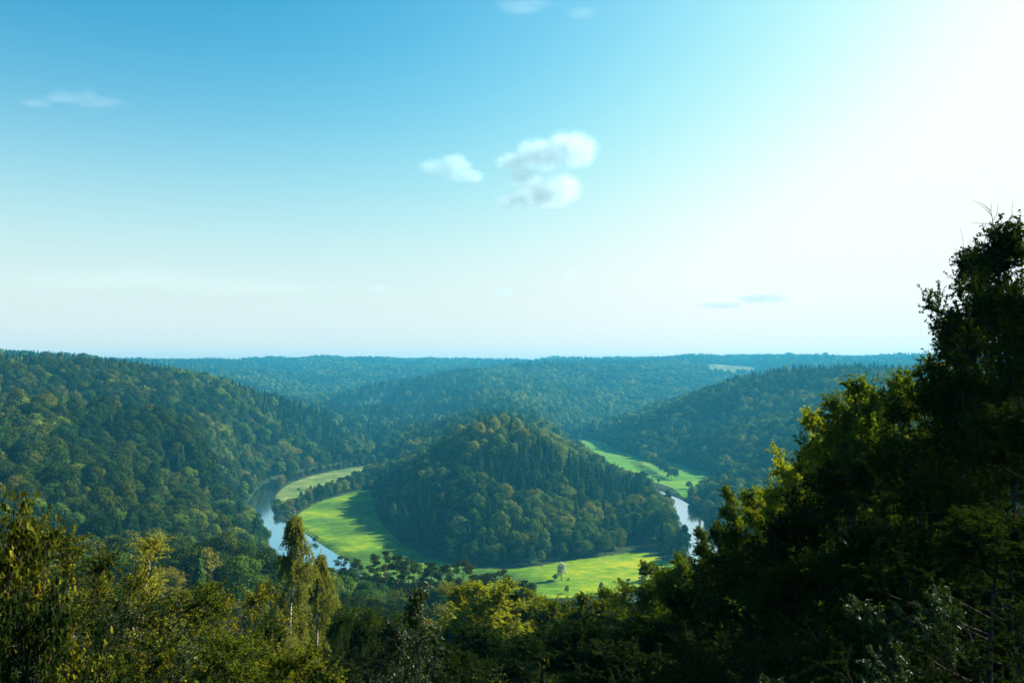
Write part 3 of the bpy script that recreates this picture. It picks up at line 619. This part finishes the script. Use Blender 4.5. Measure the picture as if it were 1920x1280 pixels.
x, y, z, s, d, px, py, cap = (a[keep] for a in (x, y, z, s, d, px, py, cap))
con = np.zeros(len(x), bool); cpx, cpy = project(x, y, z + 12)
for P in CON: con |= in_poly(cpx, cpy, P)
con &= rng.random(len(x)) < np.where((y > 600) & (y < 1100) & (x > -60), .8, .85)
con |= rng.random(len(x)) < (.05 + .10 * (vnoise(x / 80, y / 80, 12) > .68))
con |= (y > 2600) & (vnoise(x / 260, y / 200, 14) > .80)
scl = (.50 + .82 * rng.random(len(x)) ** 1.15) * np.where(y > 1400, np.clip(s / 9, 1, 1.6) ** .7, 1) * np.where(y > 500, 1.12, 1)
scl *= np.where((x > 60) & (x < 190) & (y > 780) & (y < 1800) & (d < 45), .72 + .28 * sstep((d - 8) / 37), np.where(d < 8, .85, 1))
scl *= np.where((x > 105) & (x < 150) & (y > 640) & (y < 960), 1.3, 1)
scl *= np.where((y > 560) & (y < 1150) & (x > -170) & (x < 200), .88, 1) * np.where(y > 3600, .75 + .55 * vnoise(x / 120, y / 400, 31), 1)
scl *= np.where((x > -262) & (x < -135) & (y > 770) & (y < 1180) & (d < 25), .5, 1) * np.where(y < 480, .9, 1)
scl = np.minimum(scl, cap)
rot = rng.uniform(0, 2 * PI, len(x))
dist = np.hypot(x, y)
shows = vis(x, y, z + 14 * scl, 9.0) & (np.abs(px - 960) < 960) & (cpy < 1130)

def woods(name, label, protos_near, protos_far, sel):
    cn = bpy.data.collections.new(name + '_kinds'); k = 0
    for me in protos_near + protos_far:
        o = bpy.data.objects.new('%s_kind_%02d' % (name, k), me); cn.objects.link(o); k += 1
    X, Y, Z = x[sel], y[sel], z[sel]; n = len(X)
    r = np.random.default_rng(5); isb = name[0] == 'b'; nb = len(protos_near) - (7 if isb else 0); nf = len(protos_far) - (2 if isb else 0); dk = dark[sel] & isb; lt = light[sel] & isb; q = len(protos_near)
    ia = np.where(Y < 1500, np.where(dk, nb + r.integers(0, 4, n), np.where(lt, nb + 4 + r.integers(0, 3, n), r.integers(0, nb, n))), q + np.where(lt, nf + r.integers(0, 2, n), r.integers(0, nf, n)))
    me = bpy.data.meshes.new(name); me.vertices.add(n); me.vertices.foreach_set('co', np.stack([X, Y, Z - .3], -1).astype(np.float32).ravel())
    for an, ty, v in (('pick', 'INT', ia), ('turn', 'FLOAT', rot[sel]), ('size', 'FLOAT', scl[sel])):
        a = me.attributes.new(an, ty, 'POINT'); a.data.foreach_set('value', v.astype(np.int32 if ty == 'INT' else np.float32))
    me.update(); o = link(name, me); tag(o, label, 'forest', None, 'stuff')
    ng = bpy.data.node_groups.new(name, 'GeometryNodeTree'); ng.interface.new_socket('Geometry', in_out='INPUT', socket_type='NodeSocketGeometry'); ng.interface.new_socket('Geometry', in_out='OUTPUT', socket_type='NodeSocketGeometry')
    A = ng.nodes.new; L = ng.links.new; gi = A('NodeGroupInput'); go = A('NodeGroupOutput'); ci = A('GeometryNodeCollectionInfo'); ci.inputs['Collection'].default_value = cn
    ci.inputs['Separate Children'].default_value = True; ci.inputs['Reset Children'].default_value = True
    ip = A('GeometryNodeInstanceOnPoints'); ip.inputs['Pick Instance'].default_value = True
    def na(nm, ty): q = A('GeometryNodeInputNamedAttribute'); q.data_type = ty; q.inputs['Name'].default_value = nm; return q.outputs['Attribute']
    L(gi.outputs[0], ip.inputs['Points']); L(ci.outputs[0], ip.inputs['Instance']); L(na('pick', 'INT'), ip.inputs['Instance Index'])
    cx = A('ShaderNodeCombineXYZ'); L(na('turn', 'FLOAT'), cx.inputs[2]); er = A('FunctionNodeEulerToRotation'); L(cx.outputs[0], er.inputs[0]); L(er.outputs[0], ip.inputs['Rotation'])
    L(na('size', 'FLOAT'), ip.inputs['Scale']); L(ip.outputs[0], go.inputs[0])
    md = o.modifiers.new('woods', 'NODES'); md.node_group = ng
    return o
def region(X, Y, con):
    a = X / Y
    k = 'spruce' if con else 'broadleaf tree'
    if Y < 400: return ('%s in the dark wood on the slope below the viewpoint' % k, '%ss on the slope below the viewpoint' % k)
    if a < -.22 and Y < 800: return ('%s on the near wooded slope left of the river' % k, '%ss on the near left slope' % k)
    if X < -225: return ('%s on the steep far bank left of the river bend' % k, '%ss on the far left bank' % k)
    if X < 170 and Y > 560: return ('%s on the wooded hill inside the river bend' % k, '%ss on the central hill' % k)
    return ('%s in the belt along the near river bank' % k, '%ss along the river bank' % k)
dark = (rng.random(len(x)) < np.clip((640 - cpx) / 420, 0, .8)) & (y < 1150) & (y > 215)  # left hill trees given the dimmed leaf colour, more of them further left
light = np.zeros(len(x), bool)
for P, ya, yb in (([(885, 705), (960, 690), (1080, 705), (1160, 750), (1140, 815), (1050, 790), (960, 760), (900, 745)], 1500, 3300), ([(985, 790), (1060, 800), (1190, 875), (1200, 905), (1120, 880), (1040, 850), (990, 830)], 600, 1400), ([(540, 745), (600, 760), (650, 800), (630, 800), (560, 765)], 900, 1700), ([(880, 780), (960, 780), (980, 830), (900, 850), (840, 850)], 600, 1100), ([(300, 690), (560, 690), (620, 740), (560, 745), (420, 715)], 2000, 4200)):  # pale canopy; on the central hill's right flank the sun is in the colour
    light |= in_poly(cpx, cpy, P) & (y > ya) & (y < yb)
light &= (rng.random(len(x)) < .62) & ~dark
single = np.zeros(len(x), bool)
for c in (False, True):
    idx = np.where(shows & (con == c))[0]; idx = idx[y[idx] >= 215]; idx = idx[np.argsort(dist[idx] / scl[idx])][:(290 if c else 60)]; single[idx] = True
    for i in idx:
        lab, gr = region(x[i], y[i], c)
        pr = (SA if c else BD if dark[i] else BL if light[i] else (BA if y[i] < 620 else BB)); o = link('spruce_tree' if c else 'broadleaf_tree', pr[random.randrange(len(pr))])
        o.location = (x[i], y[i], z[i] - .3); o.rotation_euler = (0, 0, rot[i]); o.scale = (scl[i],) * 3
        tag(o, ('dark pointed ' if c else 'green ') + lab, 'spruce' if c else 'tree', gr)
for i in np.where(y < 215)[0]:
    single[i] = True
    if px[i] < -120 or px[i] > 1330: continue
    kd = ('round', 'round2', 'dark', 'round', 'tall')[i % 5]; c_, t_, zt = PROTO[kd]; q = 15.5 * scl[i] / zt; e = bpy.data.objects.new('broadleaf_tree', None); COL.objects.link(e)
    e.location = (x[i], y[i], z[i]); e.rotation_euler = (0, 0, rot[i]); w = 4.6 * scl[i] / PRAD[kd]; e.scale = (w, w, q)
    tag(e, 'leafy tree in the dark wood right below the foreground bushes', 'tree', 'trees below the foreground bushes'); link('trunk', t_, e); link('crown', c_, e)
print('trees', len(x), 'con', con.sum(), 'shows', shows.sum())
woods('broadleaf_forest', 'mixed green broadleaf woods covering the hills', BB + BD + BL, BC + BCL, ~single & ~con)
woods('spruce_forest', 'dark spruce stands on the hills', SA, SC, ~single & con)

# pines in front of the meadow
k = 0
for px_, py_, Y_, lab in ((640, 1046, 330, 'pine right of the weeping birches, leftmost of the row'), (668, 1052, 320, 'second pine of the row below the meadow'), (700, 1042, 310, 'pine with a flat crown at the lower meadow edge'), (722, 1036, 300, 'tall pine whose crown stands against the meadow shade'), (745, 1043, 290, 'dense pine beside the tall pine'),
                          (765, 1050, 285, 'pine with a reddish trunk and loose crown'), (785, 1060, 290, 'low pine between two taller ones'), (808, 1058, 275, 'pine with two crown tiers against the meadow'), (838, 1062, 270, 'narrow dark pine against the meadow'), (868, 1052, 262, 'lone tall pine with a bare stem before the meadow'),
                          (893, 1080, 270, 'small round topped pine right of the lone tall one'), (915, 1078, 262, 'broad pine with spreading crown before the meadow'), (938, 1072, 258, 'dark pine at the right end of the dense row'), (975, 1090, 270, 'short pine left of the meadow centre'), (998, 1096, 280, 'last small pine of the row, close to the bright grass')):
    p = at(px_, py_ - 5, Y_); z0 = float(hgt(p[0], p[1])); c_, t_ = PINES[k % 3]; k += 1
    e = bpy.data.objects.new('pine_tree', None); COL.objects.link(e); zt = max(v.co.z for v in c_.vertices); sc = (p[2] - z0) / zt
    e.location = (p[0], p[1], z0); e.scale = (sc ** .6, sc ** .6, sc); e.rotation_euler = (0, 0, random.uniform(0, 6)); tag(e, lab, 'pine', 'pines below the meadow'); link('trunk', t_, e); link('crown', c_, e)
def spot(me, name, px_, py_, hpx, label, cat='tree', group=None, wide=1.0):
    x_, y_ = gnd(px_, py_); zt = max(v.co.z for v in me.vertices); s_ = hpx * y_ / FPX / zt
    o = link(name, me); o.location = (x_, y_, float(hgt(x_, y_)) - .2); o.scale = (s_ * wide, s_ * wide, s_); o.rotation_euler = (0, 0, random.uniform(0, 6)); tag(o, label, cat, group); return o
spot(WILL, 'willow_tree', 1053, 1088, 36, 'pale round willow standing alone on the bright meadow', 'willow', None, 1.0)
spot(BUSH[0], 'bush', 1041, 1087, 12, 'small bush touching the left foot of the lone willow', 'bush')
spot(BUSH[1], 'bush', 1066, 1088, 6, 'tiny dark bush right of the lone willow', 'bush')
spot(BUSH[0], 'bush', 1063, 1112, 16, 'narrow dark bush on the meadow below the lone willow', 'bush', None, .6)
spot(BB[0], 'broadleaf_tree', 1210, 1090, 32, 'grey green round tree at the right end of the meadow')
spot(BB[2], 'broadleaf_tree', 1228, 1086, 26, 'dark small tree beside the grey green one at the meadow end')
spot(BB[1], 'broadleaf_tree', 1204, 1104, 26, 'dark bushy tree below the grey green one at the meadow end')
spot(BUSH[1], 'bush', 1178, 1092, 9, 'low dark bush on the right part of the meadow', 'bush')
spot(BB[3], 'broadleaf_tree', 1127, 1112, 22, 'dark round tree at the lower meadow edge', 'tree', None, .75)
spot(BUSH[0], 'bush', 541, 975, 18, 'dark bush at the water edge where the meadow begins', 'bush')
spot(BUSH[1], 'bush', 592, 1012, 14, 'bush on the river bank under the meadow corner', 'bush')
for j, (a, b, hp) in enumerate(((568, 949, 20), (580, 947, 25), (601, 941, 32), (617, 934, 24), (632, 929, 26), (646, 926, 28), (658, 920, 30), (672, 916, 32), (684, 913, 34), (640, 915, 22), (620, 920, 18), (665, 905, 24), (690, 900, 30), (602, 925, 12), (560, 922, 8))):
    spot(BB[j % 5], 'broadleaf_tree', a, b, hp, 'tree in the hedge between the marshy strip and the meadow', 'tree', 'trees along the upper meadow edge')
for j, (a, b, hp) in enumerate(((1209, 864, 16), (1215, 870, 20), (1223, 874, 20), (1230, 880, 19), (1238, 884, 20), (1245, 888, 20), (1253, 893, 19), (1259, 897, 18), (1267, 899, 17), (1205, 857, 12), (1212, 867, 17), (1219, 872, 16), (1226, 877, 17), (1234, 882, 16), (1241, 886, 17), (1249, 891, 16), (1256, 895, 16))):
    spot(BB[j % 5], 'broadleaf_tree', a, b, hp * 1.3, 'tree in the short row across the right hand valley meadow', 'tree', 'row of trees in the valley meadow')
spot(BUSH[0], 'broadleaf_tree', 1292, 916, 15, 'round tree alone on the far right meadow, left of two'); spot(BUSH[1], 'broadleaf_tree', 1309, 920, 14, 'round tree alone on the far right meadow, right of two')
for j, (a, b, hp) in enumerate(((1305, 938, 16), (1322, 947, 26), (1338, 956, 32), (1354, 968, 32), (1360, 952, 30), (1372, 950, 32), (1384, 945, 30), (1396, 940, 28), (1252, 896, 8), (1292, 928, 10), (1330, 934, 18), (1350, 932, 18), (1410, 945, 34), (1425, 950, 36))):
    spot(BB[(j + 2) % 5], 'broadleaf_tree', a, b, hp, 'dark tree on the river bank below the right hand meadow', 'tree', 'trees on the right river bank')
for j, (a, b, hp) in enumerate(((1143, 836, 7), (1174, 857, 8), (1150, 842, 9), (1131, 838, 10))):
    spot(BUSH[j % 2], 'bush', a, b, hp, 'small bush in the far narrow part of the valley meadow', 'bush', 'bushes in the far meadow')
# ---- open fields on the plateau: cast onto the terrain where the photo shows them
def cast(px_, py_, lift=0.0):
    dd = ray(px_, py_); dd = dd / dd[1]; Y = np.arange(1500, 6500, 4.0); P = EYE[None] + dd[None] * Y[:, None]; hit = np.where(hgt(P[:, 0], P[:, 1]) + lift > P[:, 2])[0]
    return None if len(hit) == 0 else (P[hit[0], 0], P[hit[0], 1])
for f in FIELDS:
    w = [cast(a, b) for a, b in f]
    if all(w): sheet('field', smooth_line(w, 3, True), 22, M['field'], .5)
# ---- the clump of big trees on the skyline
for a, b, hp in ((1038, 671, 7), (1044, 671, 8), (1051, 671, 8), (1060, 671, 8), (1068, 671, 7), (1080, 674, 5), (1090, 674, 5), (1100, 674, 5), (1478, 664, 5), (1484, 664, 6), (1546, 664, 5), (1549, 664, 5)):
    Y_ = 4250; p = at(a, b - hp, Y_); z0 = float(hgt(p[0], p[1])); me = BC[int(a) % 4]; zt = max(v.co.z for v in me.vertices); s_ = max((p[2] - z0) / zt, 1.0); s_ = min(s_, 2.6)
    o = link('broadleaf_tree', me); o.location = (p[0], p[1], z0); o.scale = (s_ * 1.1, s_ * 1.1, s_)
    tag(o, 'tall tree of the clump standing out on the skyline' if a < 1300 else 'tree of the small clump on the far right skyline', 'tree', 'skyline trees')

# ------------------------------------------------------------------ light, sky, air, clouds
AZ, EL = math.radians(66), math.radians(32)
sd = np.array([math.sin(AZ) * math.cos(EL), math.cos(AZ) * math.cos(EL), math.sin(EL)])
su = bpy.data.lights.new('sun', 'SUN'); su.energy = 5.0; su.angle = math.radians(.5); su.color = (1, .93, .80)
so = bpy.data.objects.new('sun', su); COL.objects.link(so)
from mathutils import Vector
so.rotation_euler = Vector(sd).to_track_quat('Z', 'Y').to_euler()
W = bpy.data.worlds.new('World'); S.world = W; W.use_nodes = True; nt = W.node_tree; L = nt.links.new
bg = nt.nodes['Background']; sk = N(nt, 'ShaderNodeTexSky'); sk.sky_type = 'NISHITA'; sk.sun_disc = False; sk.sun_elevation = EL; sk.sun_rotation = AZ
sk.altitude = 300; sk.air_density = 1.0; sk.dust_density = 2.0; sk.ozone_density = 3.0
sc = N(nt, 'ShaderNodeSeparateColor'); cb_ = N(nt, 'ShaderNodeCombineColor'); L(sk.outputs[0], sc.inputs[0])
# clear sky of a deep cyan blue: each channel falls off at its own rate away from the bright side
for i_, (pw, ref, gain) in enumerate(((2.3, 6.0, 1.05), (1.2, 6.0, 1.20), (.95, 6.0, .96))):
    v = math_(nt, 'DIVIDE', sc.outputs[i_], ref); v = math_(nt, 'POWER', v, pw); v = math_(nt, 'MULTIPLY', v, ref * gain); L(v, cb_.inputs[i_])
wt = N(nt, 'ShaderNodeTexCoord'); sx = N(nt, 'ShaderNodeSeparateXYZ'); L(wt.outputs['Generated'], sx.inputs[0])
zc = math_(nt, 'MAXIMUM', sx.outputs[2], 0.0); fog = math_(nt, 'MULTIPLY', math_(nt, 'POWER', 2.718, math_(nt, 'MULTIPLY', math_(nt, 'POWER', math_(nt, 'DIVIDE', zc, .20), 1.9), -1.0)), .95)
mxh = N(nt, 'ShaderNodeMixRGB'); L(fog, mxh.inputs[0]); L(cb_.outputs[0], mxh.inputs[1]); mxh.inputs[2].default_value = (4.7, 5.1, 4.95, 1)
dt = N(nt, 'ShaderNodeVectorMath', operation='DOT_PRODUCT'); L(wt.outputs['Generated'], dt.inputs[0]); dt.inputs[1].default_value = tuple(sd)
au = math_(nt, 'MULTIPLY', math_(nt, 'POWER', math_(nt, 'MAXIMUM', dt.outputs['Value'], 0.0), 4.0), 17.0); au = math_(nt, 'MULTIPLY', au, math_(nt, 'POWER', 2.718, math_(nt, 'MULTIPLY', zc, -4.0)))
ca = N(nt, 'ShaderNodeMixRGB', blend_type='ADD'); ca.inputs[0].default_value = 1; L(mxh.outputs[0], ca.inputs[1])
cg = N(nt, 'ShaderNodeCombineColor')
for i_, g_ in enumerate((1.4, .98, .88)): L(math_(nt, 'MULTIPLY', au, g_), cg.inputs[i_])
L(cg.outputs[0], ca.inputs[2]); s2 = N(nt, 'ShaderNodeSeparateColor'); c2 = N(nt, 'ShaderNodeCombineColor'); L(ca.outputs[0], s2.inputs[0])
for i_, cap in enumerate((5.05, 5.15, 4.95)):
    sm = N(nt, 'ShaderNodeMath', operation='SMOOTH_MIN'); L(s2.outputs[i_], sm.inputs[0]); sm.inputs[1].default_value = cap; sm.inputs[2].default_value = 2.2; L(sm.outputs[0], c2.inputs[i_])
L(c2.outputs[0], bg.inputs['Color']); bg.inputs['Strength'].default_value = .057

m, nt, out = newmat('haze_air'); L = nt.links.new
pv = N(nt, 'ShaderNodeVolumePrincipled'); pv.inputs['Color'].default_value = (.06, .43, .68, 1); pv.inputs['Density'].default_value = 1.4e-4; pv.inputs['Anisotropy'].default_value = .2
L(pv.outputs[0], out.inputs['Volume'])
hz = float(ZZ.max()) + 34
V = [(a, b, c) for c in (float(ZZ.min()) - 1, hz) for a, b in ((-6500, -600), (6500, -600), (6500, 6000), (-6500, 6000))]
o = link('haze', mkmesh('haze', V, [(0, 3, 2, 1), (4, 5, 6, 7), (0, 1, 5, 4), (1, 2, 6, 5), (2, 3, 7, 6), (3, 0, 4, 7)], [m], smooth=False)); tag(o, kind='stuff')

def cloud(name, label, px_, py_, Y, blobs, dens, scale, detail=5, thresh=.5, gain=4.0, aniso=.05, col=(.50, .69, .78), stretch=(1, 1, 1), tilt=0.0):
    """BLOBS: (dx, dz, rx, rz) in photo pixels about the centre; a body of droplets with a soft ragged edge"""
    c = at(px_, py_, Y); k = Y / FPX
    m, nt, out = newmat(name); L = nt.links.new
    tc = N(nt, 'ShaderNodeTexCoord'); cur = None; x0 = min(b[0] - b[2] for b in blobs) * 1.25; x1 = max(b[0] + b[2] for b in blobs) * 1.25; z0 = min(b[1] - b[3] for b in blobs); z1 = max(b[1] + b[3] for b in blobs)
    wn = N(nt, 'ShaderNodeTexNoise'); wn.inputs['Scale'].default_value = scale * .5; wn.inputs['Detail'].default_value = 2; L(tc.outputs['Object'], wn.inputs['Vector'])
    for dx, dz, rx, rz in blobs:
        mp = N(nt, 'ShaderNodeMapping', vector_type='TEXTURE'); mp.inputs['Location'].default_value = (dx * k, 0, dz * k); mp.inputs['Scale'].default_value = (rx * k, (rx + rz) * .5 * k, rz * k)
        L(tc.outputs['Object'], mp.inputs[0]); ln = N(nt, 'ShaderNodeVectorMath', operation='LENGTH'); L(mp.outputs[0], ln.inputs[0])
        v = math_(nt, 'SUBTRACT', 1.0, ln.outputs['Value']); cur = v if cur is None else math_(nt, 'MAXIMUM', cur, v)
    no = N(nt, 'ShaderNodeTexNoise'); no.inputs['Scale'].default_value = scale; no.inputs['Detail'].default_value = detail; no.inputs['Roughness'].default_value = .62
    ms = N(nt, 'ShaderNodeMapping'); ms.inputs['Rotation'].default_value = (0, tilt, 0); ms.inputs['Scale'].default_value = stretch; L(tc.outputs['Object'], ms.inputs[0]); L(ms.outputs[0], no.inputs['Vector'])
    v = math_(nt, 'ADD', cur, math_(nt, 'MULTIPLY', math_(nt, 'SUBTRACT', no.outputs['Fac'], thresh), 2.4))
    v = math_(nt, 'MULTIPLY', v, gain, True); v = math_(nt, 'MULTIPLY', v, math_(nt, 'MULTIPLY', cur, 2.6, True)); v = math_(nt, 'MULTIPLY', v, dens)
    pv = N(nt, 'ShaderNodeVolumePrincipled'); pv.inputs['Color'].default_value = (*col, 1); pv.inputs['Anisotropy'].default_value = aniso; L(v, pv.inputs['Density']); L(pv.outputs[0], out.inputs['Volume'])
    dy = max(b[2] + b[3] for b in blobs) * .55 * k
    V = [(a, b, e) for e in (z0 * k, z1 * k) for a, b in ((x0 * k, -dy), (x1 * k, -dy), (x1 * k, dy), (x0 * k, dy))]
    o = link('cloud', mkmesh('cloud', V, [(0, 3, 2, 1), (4, 5, 6, 7), (0, 1, 5, 4), (1, 2, 6, 5), (2, 3, 7, 6), (3, 0, 4, 7)], [m], smooth=False)); o.location = tuple(c); tag(o, label, 'cloud'); m.cycles.volume_step_rate = 1.0
    return o
KC = 1600 / 6000.
cloud('cumulus_upper', 'puffy grey and white cloud high in the middle of the sky', 1025, 325, 6000,
      [(45, 45, 62, 42), (-10, 35, 62, 36), (-60, 22, 45, 22), (-40, -8, 42, 26), (0, -38, 75, 32), (25, -30, 50, 40), (-60, -50, 48, 20)], .011, .011, 8, .49, 1.1, col=(.62, .78, .86))
cloud('cumulus_small', 'smaller pale cloud left of the puffy one', 845, 318, 6200, [(5, 8, 42, 28), (-25, 5, 42, 20), (30, -12, 48, 16)], .009, .010, 7, .53, 1.4)
cloud('wisp', 'thin white streak of cloud in the blue upper left sky', 145, 187, 6500, [(-25, 6, 60, 14), (40, -6, 70, 12), (20, 10, 25, 16), (-80, -6, 40, 10)], .0008, .010, 6, .54, 1.2, col=(.8, .85, .85), stretch=(.3, .5, 1.2), tilt=-.35)
cloud('top_wisp', 'faint cloud touching the top edge of the sky', 1020, 15, 6500, [(-40, 8, 70, 22), (70, -10, 38, 14)], .0008, .010, 6, .53, 1.2, col=(.8, .9, .9), stretch=(.35, .5, 1.1), tilt=-.2)
cloud('grey_streak', 'long faint grey cloud low on the right', 1400, 568, 9500, [(25, 8, 70, 12), (-50, -4, 55, 9)], .0022, .005, 6, .52, 2, col=(.25, .46, .50), stretch=(.5, .5, 1.4))
cloud('veil', 'very thin pale veil of cloud low in the left sky', 270, 530, 9500, [(-60, 8, 300, 26), (170, -10, 260, 20), (0, 30, 60, 14)], 5e-5, .003, 7, .5, 1.5, col=(.9, .93, .93), stretch=(.3, .5, 1.5))
cloud('tiny', 'tiny cloud low in the middle of the sky', 940, 548, 9500, [(0, 0, 30, 12)], .0025, .008, 5, .5, 2, col=(.4, .58, .62))
cloud('tiny', 'tiny faint cloud low in the left middle sky', 707, 541, 9500, [(0, 0, 24, 11)], .0020, .008, 5, .5, 2, col=(.45, .6, .64))
cloud('tiny', 'tiny upright wisp of cloud right of the middle', 1070, 516, 9500, [(0, 0, 17, 18)], .0020, .008, 5, .5, 2, col=(.45, .6, .64))

# ------------------------------------------------------------------ camera and render settings
cam = bpy.data.cameras.new('camera'); co = bpy.data.objects.new('camera', cam); COL.objects.link(co); S.camera = co
co.location = (0, 0, H); co.rotation_euler = (PI / 2 + TH, 0, 0); cam.sensor_width = 36; cam.lens = 30.0; cam.clip_start = .1; cam.clip_end = 40000
S.view_settings.view_transform = 'Standard'; S.view_settings.look = 'None'; S.view_settings.gamma = 1; S.view_settings.exposure = 1.8
S.render.engine = 'CYCLES'; cy = S.cycles; cy.max_bounces = 6; cy.diffuse_bounces = 1; cy.glossy_bounces = 2; cy.transmission_bounces = 3; cy.volume_bounces = 2; cy.transparent_max_bounces = 8
cy.use_denoising = True; cy.volume_step_rate = 1.0; cy.volume_max_steps = 128; cy.caustics_reflective = False; cy.caustics_refractive = False; cy.sample_clamp_indirect = 4; cy.use_adaptive_sampling = True; cy.adaptive_threshold = .02
